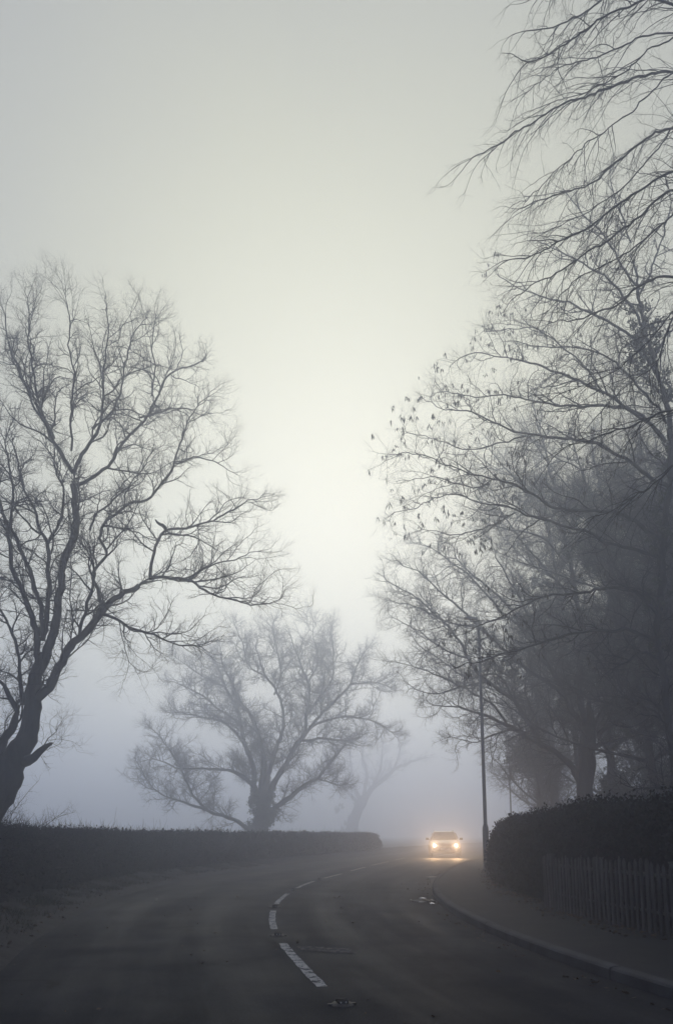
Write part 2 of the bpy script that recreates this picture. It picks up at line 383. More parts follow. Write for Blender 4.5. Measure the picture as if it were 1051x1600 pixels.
DASH = [(2.0, 4.9), (6.95, 9.62), (11.0, 13.6), (14.85, 17.45), (19.2, 21.95), (23.4, 26.1), (27.9, 31.2), (33.0, 37.4), (39.5, 43)]
DL = ['', 'long worn white dash nearest the camera, chipped along its edges', 'second white dash, upright and solid', 'third white dash, where the line starts to bend right', 'fourth white dash, lying aslant on the bend', 'fifth white dash along the bend', 'sixth thin white dash far along the bend', 'seventh thin white dash near the car', 'farthest white dash beside the car']
for (a, b_), l in zip(DASH, DL): dash(a, b_, label=l or 'white dash just in front of the camera')
b = MB(); q = np.array([(-.47, 9.36), (-.1, 9.3), (.16, 9.2), (.24, 8.8), (-.05, 8.9), (-.40, 9.08)])
b.poly(np.column_stack([q, road_z(q[:, 0], q[:, 1]) + .006]), [list(range(6))[::-1]])
tag(b.build('road_marking', M['old_paint']), 'faded remnant of paint on the right lane beside the dash', 'road marking', kind='structure')
b = MB(); q = np.array([(3.02, 24.6), (3.32, 24.9), (3.42, 24.6), (3.12, 24.3)]) - (.25, 0)
b.poly(np.column_stack([q, road_z(q[:, 0], q[:, 1]) + .006]), [list(range(4))[::-1]])
tag(b.build('road_marking', M['paint']), 'short white bar painted near the kerb ahead of the car', 'road marking', kind='structure')

def make_stud():
    r = empty('road_stud')
    a = MB()
    prof = [(0, .028), (.05, .027), (.09, .018), (.105, .004), (.12, 0), (.12, -.02)]
    a.lathe(prof[::-1], 20); a.box((0, 0, .006), (.27, .05, .010)); a.build('iron_casting', M['iron'], r, smooth=False)
    for s in (-1, 1):
        a = MB(); a.box((0, s * .055, .03), (.095, .02, .022)); a.box((0, s * .035, .033), (.11, .02, .03)); p = a.build('rubber_pad', M['rubber'], r)
        for t in (-.025, .025):
            a = MB(); a.lathe([(0, s * .068), (.007, s * .0675), (.0095, s * .064), (.0095, s * .05)], 10, 'y', (t, 0, .031)); a.build('glass_bead', M['lens'], p)
    return r
stud = make_stud()
SL = ['iron road stud nearest the camera below the long worn dash', 'iron road stud between the long worn dash and the upright dash', 'iron road stud between the second and third dashes', 'iron road stud between the third and fourth dashes', 'iron road stud between the fourth and fifth dashes']
for i, y in enumerate((6.25, 10.3, 14.2, 18.4, 22.7)):
    o = stud if i == 0 else copy_tree(stud); o.scale = (.8, .8, .8)
    x = float(centre(y)); o.location = (x, y, float(road_z(x, y)) + .003)
    o.rotation_euler = (0, 0, -math.atan(float(centre(y + .1) - centre(y - .1)) / .2))
    tag(o, SL[i], 'road stud', 'road studs in the gaps of the centre line')
# shallow water standing in the channel by the grate
b = MB(); r2 = np.random.default_rng(4)
for cx, cy, rx, ry in ((1.80, 16.5, .07, .11), (1.84, 15.3, .045, .2), (1.55, 16.1, .04, .06), (1.66, 15.55, .06, .05)):
    a = np.linspace(0, 2 * math.pi, 22, endpoint=False); k = 1 + .22 * np.sin(3 * a + cx * 9) + r2.normal(0, .07, 22)
    b.poly(np.stack([cx + rx * k * np.cos(a), cy + ry * k * np.sin(a), np.full(22, -.015)], 1), [list(range(22))])
tag(b.build('puddle', M['water']), 'shallow water standing in the channel beside the drain grate', 'water', kind='structure')
# gully grate by the kerb
gr = empty('drain_grate', (1.72, 15.9, -.026), R(2))
a = MB()
for s in (-1, 1): a.box((s * .21, 0, .006), (.04, .46, .022)); a.box((0, s * .21, .006), (.38, .04, .0215))
a.build('frame', M['iron'], gr)
a = MB()
for k in range(7): a.box((-.15 + k * .05, 0, .004), (.024, .38, .018))
a.build('bars', M['iron'], gr); a = MB(); a.box((0, 0, -.003), (.38, .38, .008)); a.build('sump', M['glass'], gr)
tag(gr, 'wet iron drain grate beside the kerb', 'drain')

# ------------------------------------------------------------------ leaves in bulk
def leaves(mb, P, size, rs, droop=0.0, aspect=.55, flat=0.0):
    """one leaf (a bent quad) at each point"""
    n = len(P); d = rs.normal(0, 1, (n, 3)); d[:, 2] = d[:, 2] * (1 - flat) - droop
    d /= np.linalg.norm(d, axis=1, keepdims=True)
    u = np.cross(d, rs.normal(0, 1, (n, 3))); u /= np.linalg.norm(u, axis=1, keepdims=True) + 1e-9
    s = size * rs.uniform(.6, 1.35, (n, 1)); w = np.cross(d, u)
    a = P; b_ = P + d * s * .5 + u * s * aspect * .5 + w * s * .08; c = P + d * s; e = P + d * s * .5 - u * s * aspect * .5 + w * s * .08
    mb.add(np.stack([a, b_, c, e], 1).reshape(-1, 3), np.arange(n * 4).reshape(-1, 4))

def hsh(x, y, z=0, k=1.0):
    return (np.sin(x * 1.7 * k + y * .6 * k + z * 1.1) + np.sin(x * .9 * k - y * 1.3 * k + 1.7 + z * 2.3 * k) + np.sin(y * 2.3 * k + x * .4 + 4)) / 3

def hedge(name, line, halfw, height, dens, seed, base=.1, ragged=.06, leaf=.055, topleaf=1.0, ex=.45):
    """line: (n,2) centre line, height: (n,) -> core and leafy shell"""
    rs = np.random.default_rng(seed); line = np.asarray(line, float)
    seg = np.linalg.norm(np.diff(line, axis=0), axis=1); s = np.concatenate([[0], np.cumsum(seg)])
    def pt(t):
        p = np.stack([np.interp(t, s, line[:, 0]), np.interp(t, s, line[:, 1])], -1)
        q = np.stack([np.interp(t + .2, s, line[:, 0]), np.interp(t + .2, s, line[:, 1])], -1) - np.stack([np.interp(t - .2, s, line[:, 0]), np.interp(t - .2, s, line[:, 1])], -1)
        q /= np.linalg.norm(q, axis=-1, keepdims=True) + 1e-9
        return p, np.stack([q[..., 1], -q[..., 0]], -1), np.interp(t, s, height), np.interp(t, s, halfw)
    root = empty(name)
    # core: superellipse cross-section, a little inside the leaves
    ts = np.linspace(0, s[-1], int(s[-1] / .35) + 2); p, nn, h, w = pt(ts); k = 15
    an = np.linspace(0, math.pi, k); cx = np.sign(np.cos(an)) * np.abs(np.cos(an)) ** ex; cz = np.abs(np.sin(an)) ** ex
    V = np.zeros((len(ts), k, 3)); bulge = 1 + .07 * hsh(p[:, None, 0], p[:, None, 1], cz[None] * 2)
    V[..., 0] = p[:, None, 0] + nn[:, None, 0] * cx[None] * (w[:, None] - .09) * bulge
    V[..., 1] = p[:, None, 1] + nn[:, None, 1] * cx[None] * (w[:, None] - .09) * bulge
    V[..., 2] = base * 0 - .05 + (h[:, None] - .04) * cz[None]
    V += rs.normal(0, .018, V.shape)
    b = MB(); q = [(i*k+j, i*k+j+1, (i+1)*k+j+1, (i+1)*k+j) for i in range(len(ts)-1) for j in range(k-1)]
    b.add(V.reshape(-1, 3), q); b.poly(V[0], [list(range(k))]); b.poly(V[-1], [list(range(k))[::-1]])
    b.build('woody_core', M['hedge_core'], root)
    # leaves over the shell, denser near the camera
    b = MB(); tw = []; tr = []
    nt_ = int(s[-1] * dens); t = s[-1] * rs.uniform(0, 1, nt_)
    p, nn, h, w = pt(t); d = np.linalg.norm(p, axis=1)
    keep = rs.uniform(0, 1, nt_) < np.clip(14 / np.maximum(d, 1), .22, 1)
    p, nn, h, w, t, d = p[keep], nn[keep], h[keep], w[keep], t[keep], d[keep]
    a = rs.uniform(0, 1, len(t)) * math.pi
    cx = np.sign(np.cos(a)) * np.abs(np.cos(a)) ** ex; cz = np.abs(np.sin(a)) ** ex
    ins = 1 - np.abs(rs.normal(0, .07, len(t))) + .02
    bl = 1 + .07 * hsh(p[:, 0], p[:, 1], cz * 2)
    P = np.stack([p[:, 0] + nn[:, 0] * cx * w * ins * bl, p[:, 1] + nn[:, 1] * cx * w * ins * bl, h * cz * ins * (1 + .02 * hsh(p[:, 0], p[:, 1], 5, 3))], 1) + rs.normal(0, ragged * .5, (len(t), 3))
    P[:, 2] = np.maximum(P[:, 2], .02)
    leaves(b, P, leaf * np.clip(d / 16, 1, 2.2)[:, None], rs)
    b.build('leaf_cover', M['hedge_leaf'], root)
    # cut twigs standing out of the top and face
    b = MB(); nt_ = int(s[-1] * dens * .10); t = s[-1] * rs.uniform(0, 1, nt_) ** 1.3; p, nn, h, w = pt(t)
    a = np.where(rs.uniform(0, 1, nt_) < .7, rs.normal(math.pi / 2, .5, nt_), rs.uniform(0, math.pi, nt_)).clip(.02, 3.12)
    cx = np.sign(np.cos(a)) * np.abs(np.cos(a)) ** ex; cz = np.abs(np.sin(a)) ** ex
    P0 = np.stack([p[:, 0] + nn[:, 0] * cx * w * .95, p[:, 1] + nn[:, 1] * cx * w * .95, h * cz * .96], 1)
    dr = np.stack([nn[:, 0] * cx * .5, nn[:, 1] * cx * .5, .35 + cz], 1) + rs.normal(0, .35, (nt_, 3)); dr /= np.linalg.norm(dr, axis=1, keepdims=True)
    L = rs.gamma(2.0, .045, nt_)[:, None] * topleaf + .02
    P1 = P0 + dr * L * .5; P2 = P0 + dr * L + rs.normal(0, .02, (nt_, 3))
    b.tubes(np.stack([P0, P1, P2], 1), np.tile([.004, .003, .0015], (nt_, 1)), 3)
    b.build('cut_twigs', M['twig'], root)
    return root

y = np.concatenate([np.arange(2, 40, .5), np.arange(40, 59, 1.)]); nn = normals(left_e, y)
hl = np.stack([left_e(y) - nn[:, 0] * 1.75, y - nn[:, 1] * 1.75], 1)
hh = np.interp(y, [2, 8, 12, 16, 20, 30, 56, 57.5, 58.5], [1.5, 1.5, 1.47, 1.42, 1.36, 1.32, 1.30, 1.0, .5]) + .022 * np.sin(y * 1.9) + .02 * np.sin(y * .7) + .018 * np.sin(y * 4.3 + 1) + np.random.default_rng(2).normal(0, .018, len(y))
LH = hedge('clipped_hedge', hl, np.interp(y, [2, 56, 58.5], [.62, .62, .35]), hh, 2600, 11, topleaf=1.35, ragged=.075)
tag(LH, 'long low clipped hedge sweeping along the left edge of the road', 'hedge')
y = np.arange(3.5, 26.6, .4); nn = normals(right_e, y)
o_ = np.interp(y, [3, 8, 14, 27], [2.75, 2.55, 2.35, 2.25])
hr = np.stack([right_e(y) + nn[:, 0] * o_, y + nn[:, 1] * o_], 1)
RH = hedge('overgrown_hedge', hr, np.interp(y, [3, 14, 16, 25, 26.6], [.62, .66, .78, .78, .4]), np.interp(y, [3, 9, 14, 19, 22, 24.5, 26, 26.6], [1.92, 1.84, 1.76, 1.70, 1.56, 1.28, .9, .5]) + .035 * np.sin(y * 2.1) + .03 * np.sin(y * .9 + 2), 3400, 12, ragged=.10, topleaf=.8, ex=.6)
tag(RH, 'tall dark rounded hedge along the right pavement behind the fence', 'hedge')

# ------------------------------------------------------------------ picket fence
fr = empty('picket_fence')
fy = np.concatenate([np.arange(4.8, 13.3, .02)]); nf = normals(right_e, fy)
fo = np.interp(fy, [4.5, 9, 13.3], [1.78, 1.70, 1.52])
fx, fyy = right_e(fy) + nf[:, 0] * fo, fy + nf[:, 1] * fo
fs = np.concatenate([[0], np.cumsum(np.hypot(np.diff(fx), np.diff(fyy)))])
rs = np.random.default_rng(5); pb = MB(); tpos = np.arange(.1, fs[-1] - .05, .128)
for t in tpos:
    x, y = np.interp(t, fs, fx), np.interp(t, fs, fyy); an = math.atan2(np.interp(t + .1, fs, fyy) - np.interp(t - .1, fs, fyy), np.interp(t + .1, fs, fx) - np.interp(t - .1, fs, fx))
    h = .86 + rs.normal(0, .025); w = .062 + rs.normal(0, .006); tl = rs.normal(0, .022); th = .018
    ca, sa = math.cos(an), math.sin(an)
    prof = [(-w/2, .0), (w/2, .0), (w/2 + tl*.9, h - .05), (tl, h), (-w/2 + tl*.9, h - .05)]
    V = [(x + ca * u + sa * dd, y + sa * u - ca * dd, z + .10) for dd in (-th/2 - .012, th/2 - .012) for u, z in prof]
    pb.poly(V, [[0,1,2,3,4][::-1], [5,6,7,8,9], [0,1,6,5], [1,2,7,6], [2,3,8,7], [3,4,9,8], [4,0,5,9]])
pb.build('pales', M['wood'], fr)
for z in (.26, .70):
    b = MB(); st = np.arange(0, len(fx), 6); P = np.stack([fx[st] + .035, fyy[st] + .02, np.full(len(st), z + .1)], 1)
    b.tubes(P[None], np.full((1, len(st)), .026), 4); b.build('rail', M['wood'], fr)
for t in np.arange(.3, fs[-1], 1.9):
    x, y = np.interp(t, fs, fx), np.interp(t, fs, fyy); b = MB(); b.box((x + .09, y + .06, .50), (.085, .085, .9), .25)
    b.box((x + .09, y + .06, 0.961), (.10, .10, .022), .25); b.build('post', M['wood'], fr)
tag(fr, 'weathered wooden picket fence in front of the dark right hedge', 'fence')

# ------------------------------------------------------------------ trees
def unit(v): return v / (np.linalg.norm(v) + 1e-9)

class Tree:
    def __init__(s, name, Y, seed, rsc=.62):
        s.name = name; s.Y = Y; s.rs = random.Random(seed); s.nr = np.random.default_rng(seed)
        s.limbs = []      # (points (n,3), radii (n,))
        s.pix = []        # traced limbs (px,py) -> depth offset at each node, so that forks join
        s.br = {}         # polylines by (n, sides)
        s.tips = []; s.env = None; s.rsc = rsc; s.cut = .93
    def limb(s, pts, spread=None, start_dY=None, twigs=True):
        """pts [(px,py,half width px)], spread: how far the tip comes towards (-) or away (+) in metres"""
        pts = [(p + (1,))[:3] if len(p) == 2 else p for p in pts]
        A = np.array(pts, float); A[:, 2] *= s.rsc if twigs else .5 + .5 * s.rsc
        L = np.concatenate([[0], np.cumsum(np.hypot(*np.diff(A[:, :2], axis=0).T))]); u = L / L[-1]
        d0 = start_dY
        if d0 is None:
            d0 = 0.0; best = 14.0
            for X, D in s.pix:
                dd = np.hypot(X[:, 0] - A[0, 0], X[:, 1] - A[0, 1]); i = int(dd.argmin())
                if dd[i] < best: best = dd[i]; d0 = D[i]
        if spread is None: spread = s.nr.uniform(-.42, .42) * L[-1] * s.Y / 1218
        D = d0 + spread * u ** 1.25
        # densify with a smooth curve
        m = max(6, int(L[-1] / 9)); uu = np.linspace(0, s.cut if twigs else 1, m)
        def cr(col):
            t = np.gradient(col, u); i = np.clip(np.searchsorted(u, uu) - 1, 0, len(u) - 2); h = u[i+1] - u[i]; w = (uu - u[i]) / h
            return (2*w**3-3*w**2+1)*col[i] + (w**3-2*w**2+w)*h*t[i] + (-2*w**3+3*w**2)*col[i+1] + (w**3-w**2)*h*t[i+1]
        if len(A) > 2: px, py = cr(A[:, 0]), cr(A[:, 1])
        else: px, py = np.interp(uu, u, A[:, 0]), np.interp(uu, u, A[:, 1])
        rr, dd = np.interp(uu, u, A[:, 2]), np.interp(uu, u, D)
        wob = s.nr.normal(0, 1, (m, 2)).cumsum(0); wob -= np.outer(uu, wob[-1]); wob *= 1.5 if s.Y < 25 else 1.0
        px, py = px + wob[:, 0], py + wob[:, 1]
        P = np.array([at(a, b, s.Y + c) for a, b, c in zip(px, py, dd)]); Rr = np.maximum(rr * (s.Y + dd) / 1218, .006)
        s.pix.append((np.stack([px, py], 1), dd)); s.add(P, Rr, twigs)
    def add(s, P, Rr, twigs=True):
        s.limbs.append((P, Rr, twigs))
    def expand(s, P, Rr, q, grow, fork):
        """side branches (and end forks) of a batch of equally long polylines P (B,n,3), Rr (B,n)"""
        nr = s.nr; B, n, _ = P.shape
        seg = np.linalg.norm(np.diff(P, axis=1), axis=2); S = np.concatenate([np.zeros((B, 1)), np.cumsum(seg, 1)], 1); T = S[:, -1]
        K = int(T.max() / q['sp']) + 2
        t = (np.arange(K)[None] + nr.uniform(-.45, .45, (B, K))) * q['sp'] + T[:, None] * q.get('t0', .2) * nr.uniform(.6, 1.3, (B, 1))
        b, k = np.nonzero((t < T[:, None] * .97) & (t > 0)); tt = t[b, k]
        i = np.clip((S[b] <= tt[:, None]).sum(1) - 1, 0, n - 2); w = ((tt - S[b, i]) / (seg[b, i] + 1e-9))[:, None]
        p = P[b, i] * (1 - w) + P[b, i + 1] * w; r = Rr[b, i] * (1 - w[:, 0]) + Rr[b, i + 1] * w[:, 0]
        tan = P[b, i + 1] - P[b, i]; ang = np.radians(nr.normal(q['ang'], 12, len(b)))
        L = np.minimum(q['L'] * nr.uniform(.4, 1.15, len(b)) ** 1.0 * (1 - .5 * tt / T[b]) * grow, T[b] * .9 + .05)
        bias = np.tile(np.array(q.get('bias', (0, 0, .5)), float), (len(b), 1))
        if fork:
            f = np.repeat(np.arange(B), 2); p = np.concatenate([p, P[f, -1]]); r = np.concatenate([r, Rr[f, -1] * 1.4]); tan = np.concatenate([tan, P[f, -1] - P[f, -2]])
            ang = np.concatenate([ang, np.radians(nr.uniform(8, 32, len(f)))]); L = np.concatenate([L, q['L'] * grow * nr.uniform(.2, .45, len(f))]); bias = np.concatenate([bias, np.zeros((len(f), 3))])
        tan = tan / (np.linalg.norm(tan, axis=1, keepdims=True) + 1e-9)
        v = nr.normal(0, 1, tan.shape) + bias; v -= tan * (v * tan).sum(1, keepdims=True); v /= np.linalg.norm(v, axis=1, keepdims=True) + 1e-9
        d = tan * np.cos(ang)[:, None] + v * np.sin(ang)[:, None]
        rc = np.minimum(r * .68, q['r'] * nr.uniform(.7, 1.2, len(r)))
        m = q['n']; Q = [p]
        for a in range(m):
            d = d + nr.normal(0, q['wig'], d.shape) + np.array((0, 0, q['up'])); d /= np.linalg.norm(d, axis=1, keepdims=True)
            Q.append(Q[-1] + d * (L / m)[:, None])
        Q = np.stack(Q, 1); QR = rc[:, None] * np.linspace(1, .35, m + 1)[None]
        keep = Q[:, :, 2].min(1) > .25
        return Q[keep], QR[keep]
    def build(s, prm, label, group=None, base=None, crown_name='crown'):
        n0 = 26; Ps, Rs = [], []
        for P, Rr, tw in s.limbs:
            if not tw: continue
            u = np.linspace(0, 1, len(P)); v = np.linspace(0, 1, n0)
            Ps.append(np.stack([np.interp(v, u, P[:, c]) for c in range(3)], 1)); Rs.append(np.interp(v, u, Rr))
        Ps, Rs = np.stack(Ps), np.stack(Rs); s.levels = []
        for lv in (1, 2, 3, 4):
            if lv not in prm: break
            Ps, Rs = s.expand(Ps, Rs, prm[lv], prm.get('grow', 1.0), True); s.levels.append((Ps, Rs, (6, 4, 3, 3)[lv - 1]))
            if len(Ps) and lv == 3: s.tips = list(Ps[:, -1])
        root = empty(s.name); tb = MB(); cb = MB()
        byn = {}
        for P, Rr, tw in s.limbs:
            byn.setdefault((len(P), 10 if Rr[0] > .1 else 7), []).append((P, Rr))
        for (n, k), l in byn.items():
            P = np.stack([a for a, _ in l]); Q = np.stack([b for _, b in l])
            Q = Q * (1 + s.nr.normal(0, .05, Q.shape)); tb.tubes(P, Q, k)
        s.trunk = tb.build('trunk', M['bark'], root, smooth=True)
        for a, r_, k in s.levels: cb.tubes(a, r_, k)
        s.crown = cb.build(crown_name, M['twig'], root)
        s.root = root
        tag(root, label, 'tree', group)
        return root
    def finish(s, base): recentre(s.root, base)

def leaf_mass(name, blobs, n, size, m, parent, seed, droop=.2):
    """leaves in clumps through the volume of several lumps (centre, radii)"""
    rs = np.random.default_rng(seed); b = MB(); tot = sum(r[0]*r[1]*r[2] for _, r in blobs)
    for c, r in blobs:
        k = max(8, int(n * r[0]*r[1]*r[2] / tot)); nc = max(4, k // 45)
        cc = rs.normal(0, 1, (nc, 3)); cc *= (rs.uniform(.25, 1, (nc, 1)) ** .45) / np.linalg.norm(cc, axis=1, keepdims=True)
        P = cc[rs.integers(0, nc, k)] * np.array(r) + rs.normal(0, 1, (k, 3)) * np.array(r).mean() * .13 + np.array(c)
        P = P[P[:, 2] > .03]
        leaves(b, P, size, rs, droop=droop)
    return b.build(name, m, parent)

WINTER = {'grow': 1.0,
    1: dict(L=2.1, r=.024, sp=.36, ang=46, wig=.20, up=.04, n=10, t0=.15, bias=(0, 0, .3)),
    2: dict(L=1.05, r=.012, sp=.20, ang=50, wig=.22, up=.02, n=7, t0=.1, bias=(0, 0, .15)),
    3: dict(L=.52, r=.0068, sp=.125, ang=48, wig=.24, up=.01, n=4, t0=.08),
    4: dict(L=.25, r=.0048, sp=.10, ang=45, wig=.25, up=.01, n=2, t0=.08)}
def prm(**kw):
    import copy
    p = copy.deepcopy(WINTER); p['grow'] = kw.pop('grow', 1.0)
    for k, v in kw.items():
        lv, key = int(k[1]), k[3:]; p[lv][key] = v
    return p

# --- the big leaning tree on the left
A = Tree('bare_tree', 17.5, 3, .52)
A.limb([(-66, 1345, 48), (-36, 1290, 42), (-4, 1238, 36), (17, 1195, 28), (42, 1148, 20), (50, 1100, 17), (62, 1050, 14), (68, 1020, 8)], 0, 0, False)
A.limb([(62, 1050, 15), (75, 1010, 14), (85, 985, 13), (92, 940, 12), (105, 880, 11), (118, 830, 11), (114, 770, 10), (112, 735, 8)], .3)
A.limb([(112, 735, 7), (95, 700, 6), (75, 665, 5), (60, 640, 4), (40, 600, 3.4), (20, 560, 2.8), (8, 510, 2), (3, 465, 1)])
A.limb([(85, 685, 5), (70, 640, 4), (60, 580, 3.4), (52, 530, 2.5), (45, 480, 1.5), (42, 450, .8)])
A.limb([(113, 740, 7), (125, 705, 6), (145, 670, 5), (155, 620, 4), (160, 570, 3), (165, 520, 2), (168, 470, 1)])
A.limb([(112, 700, 4), (110, 650, 3.5), (112, 600, 3), (105, 550, 2.4), (108, 500, 1.8), (100, 450, .9)])
A.limb([(116, 755, 6), (127, 752, 6), (155, 736, 5.5), (175, 722, 5), (193, 683, 4.5), (219, 652, 4), (236, 617, 3.5), (258, 582, 3), (306, 569, 2), (330, 551, 1)])
A.limb([(145, 670, 4), (175, 640, 3.5), (190, 590, 3), (205, 540, 2.4), (225, 495, 1)])
A.limb([(236, 617, 3), (238, 570, 2.5), (235, 530, 2), (245, 490, 1)])
A.limb([(219, 652, 3), (250, 645, 2.5), (285, 640, 2), (320, 650, 1)])
A.limb([(62, 1050, 12), (60, 1010, 11), (55, 970, 9), (40, 930, 8), (22, 890, 7), (15, 850, 6), (8, 810, 5), (0, 770, 4), (-8, 720, 2)])
A.limb([(68, 1005, 8), (62, 960, 7), (50, 910, 7), (35, 870, 6), (24, 840, 5), (20, 780, 4), (12, 720, 3), (5, 670, 1.5)])
A.limb([(70, 1000, 8), (77, 960, 8), (77, 900, 7), (75, 855, 6), (62, 830, 5), (50, 790, 4), (35, 755, 3.5), (25, 710, 2.6), (15, 670, 1.2)])
A.limb([(77, 850, 5), (95, 815, 4), (100, 770, 3.4), (88, 720, 2.4), (85, 690, 1)])
A.limb([(44, 1120, 15), (80, 1062, 14), (105, 1020, 13), (135, 985, 12), (160, 955, 11), (180, 935, 9), (210, 920, 8), (235, 905, 7)], -.5)
A.limb([(235, 905, 6), (240, 880, 5), (250, 850, 5), (262, 830, 4), (290, 826, 3.6), (330, 815, 3), (370, 790, 2.2), (410, 775, 1)])
A.limb([(235, 905, 5.5), (270, 905, 5), (295, 910, 4), (312, 922, 3.6), (340, 935, 3), (380, 945, 2.4), (420, 942, 1.7), (450, 932, .9)])
A.limb([(290, 910, 4), (308, 890, 3), (335, 880, 2.4), (370, 870, 1.8), (410, 860, .9)])
A.limb([(262, 830, 4.5), (254, 820, 4), (247, 816, 2.5), (243, 812, 1.5)], 0, None, False)
A.limb([(160, 953, 6), (152, 920, 6), (148, 900, 5), (155, 880, 5), (168, 862, 4.5), (160, 840, 5), (166, 818, 5), (192, 792, 4.5), (210, 781, 4), (238, 774, 4), (254, 757, 3.5), (271, 726, 3.4), (280, 691, 3), (289, 665, 2.5), (306, 639, 1.8), (322, 610, .9)])
A.limb([(271, 726, 2.6), (300, 715, 2.3), (330, 720, 1.8), (362, 738, .9)])
A.limb([(140, 830, 4), (150, 806, 3.6), (168, 788, 3.2), (195, 765, 2.6), (215, 745, 2), (240, 700, 1.2)])
A.limb([(160, 957, 5), (185, 968, 4.6), (206, 980, 4), (240, 993, 3.4), (270, 1008, 2.6), (300, 1010, 1.8), (332, 1002, .9)])
A.limb([(185, 970, 1.6), (190, 1010, 1.3), (200, 1035, 1.1), (222, 1050, .7)])
A.limb([(105, 957, 2.4), (130, 955, 2.4), (160, 956, 2.2)], 0, 0)
A.limb([(118, 1004, 6), (126, 965, 5.5), (135, 935, 5), (147, 900, 4), (140, 870, 3), (130, 845, 1.5)])
A.limb([(30, 1190, 13), (58, 1177, 8), (72, 1167, 5.5), (79, 1163, 4), (82, 1161, 2)], -.3, 0, False)
A.limb([(60, 1176, 2), (75, 1160, 1.4), (90, 1140, .8)], -.4)
A.limb([(-2, 1215, 15), (4, 1160, 13), (18, 1132, 12), (24, 1110, 9), (15, 1090, 8), (8, 1072, 6), (-10, 1055, 4)], .5, 0)
A.limb([(38, 1100, 8), (33, 1060, 6), (30, 1030, 5), (20, 1000, 5), (12, 975, 4), (0, 950, 3.4), (-18, 920, 2)])
A.limb([(24, 1100, 5), (38, 1085, 4), (52, 1062, 3), (53, 1040, 1.5)], .4)
A.limb([(-60, 1260, 30), (-90, 1180, 22), (-110, 1090, 16), (-125, 980, 12), (-120, 860, 9), (-100, 740, 6), (-85, 620, 3), (-75, 520, 1)], .6, 0)
A.limb([(-112, 1080, 10), (-70, 1010, 8), (-45, 930, 6), (-30, 840, 4.5), (-18, 740, 3), (-15, 640, 1.4)], -.8)
A.build(prm(grow=.82, l1_sp=.27, l1_L=2.3, l2_sp=.16, l3_sp=.105, l3_r=.006, l4_r=.0042), 'tall bare tree with a thick leaning trunk and forked limbs behind the left hedge')
A.finish((-8.4, 17.5, 0))

# --- the spreading tree in the middle
B = Tree('bare_tree', 62, 5, .54)
B.limb([(406, 1322, 19), (406, 1300, 17), (409, 1265, 15), (411, 1240, 13), (413, 1222, 9), (414, 1205, 6), (414, 1190, 3)], 0, 0, False)
for l in ([(407, 1275, 7), (400, 1245, 8), (395, 1200, 7), (385, 1165, 6), (376, 1130, 5.5), (370, 1105, 5), (355, 1075, 4), (345, 1045, 3), (328, 1020, 2.2), (298, 1002, 1)],
          [(409, 1260, 7), (410, 1225, 8), (413, 1180, 7), (405, 1150, 5.5), (395, 1120, 5), (376, 1095, 4), (364, 1070, 3.4), (350, 1040, 2.6), (340, 1005, 1.2)],
          [(411, 1260, 7), (418, 1225, 7), (430, 1180, 6), (440, 1150, 5), (440, 1110, 4), (430, 1085, 3.6), (415, 1060, 3), (405, 1030, 2.3), (393, 995, 1)],
          [(411, 1265, 8), (422, 1230, 9), (445, 1195, 7.5), (460, 1165, 7), (475, 1148, 6), (478, 1120, 4.5), (480, 1070, 3.5), (470, 1040, 3), (460, 1010, 2), (448, 975, 1)],
          [(475, 1150, 5), (500, 1120, 4.6), (530, 1090, 4), (545, 1070, 3), (560, 1040, 2), (577, 1005, 1)],
          [(478, 1120, 4), (500, 1090, 3.3), (515, 1060, 2.7), (520, 1020, 2), (515, 975, 1)],
          [(470, 1158, 4), (500, 1156, 3.6), (540, 1158, 2.6), (572, 1148, 1.3)],
          [(480, 1144, 4), (492, 1132, 3.8), (515, 1124, 3.3), (550, 1122, 2.8), (590, 1130, 2), (622, 1152, 1)],
          [(409, 1285, 7), (422, 1270, 8), (450, 1250, 7), (475, 1230, 6), (495, 1215, 5), (510, 1195, 4), (530, 1175, 3), (543, 1155, 1.5)],
          [(495, 1215, 3), (515, 1220, 2.4), (535, 1228, 1.2)],
          [(407, 1308, 6), (395, 1300, 8), (370, 1282, 6), (345, 1272, 5), (320, 1265, 4.6), (300, 1245, 3.4), (285, 1215, 3), (270, 1180, 2.4), (250, 1150, 1.8), (225, 1128, 1)],
          [(320, 1265, 4), (290, 1255, 3), (260, 1245, 2.3), (235, 1225, 1.7), (208, 1180, 1)],
          [(408, 1250, 5), (397, 1228, 6), (372, 1211, 5), (340, 1205, 4), (310, 1203, 3.4), (285, 1205, 2.8), (255, 1190, 2), (225, 1183, 1)],
          [(385, 1165, 4), (360, 1140, 3.4), (335, 1125, 2.8), (300, 1120, 2), (265, 1110, 1)],
          [(376, 1130, 4), (345, 1110, 3.4), (315, 1085, 2.6), (285, 1070, 1.7), (262, 1062, 1)],
          [(355, 1075, 3), (325, 1060, 2.4), (295, 1040, 1.6), (270, 1025, 1)],
          [(430, 1085, 3), (440, 1050, 2.6), (432, 1010, 2), (425, 965, 1)],
          [(545, 1070, 2.6), (580, 1065, 2), (612, 1075, 1)],
          [(480, 1070, 3), (495, 1035, 2.3), (490, 990, 1.2), (488, 960, .8)],
          [(415, 1060, 2.6), (385, 1040, 2.2), (375, 1005, 1.6), (365, 970, .9)]):
    B.limb(l)
B.build(prm(grow=1.6, l1_sp=.34, l1_r=.04, l1_ang=50, l2_ang=54, l2_r=.022, l2_sp=.22, l3_r=.0135, l4_r=.0105, l4_sp=.18, l3_sp=.16, l4_L=.36), 'wide spreading bare tree with an ivy clad trunk beyond the left hedge')
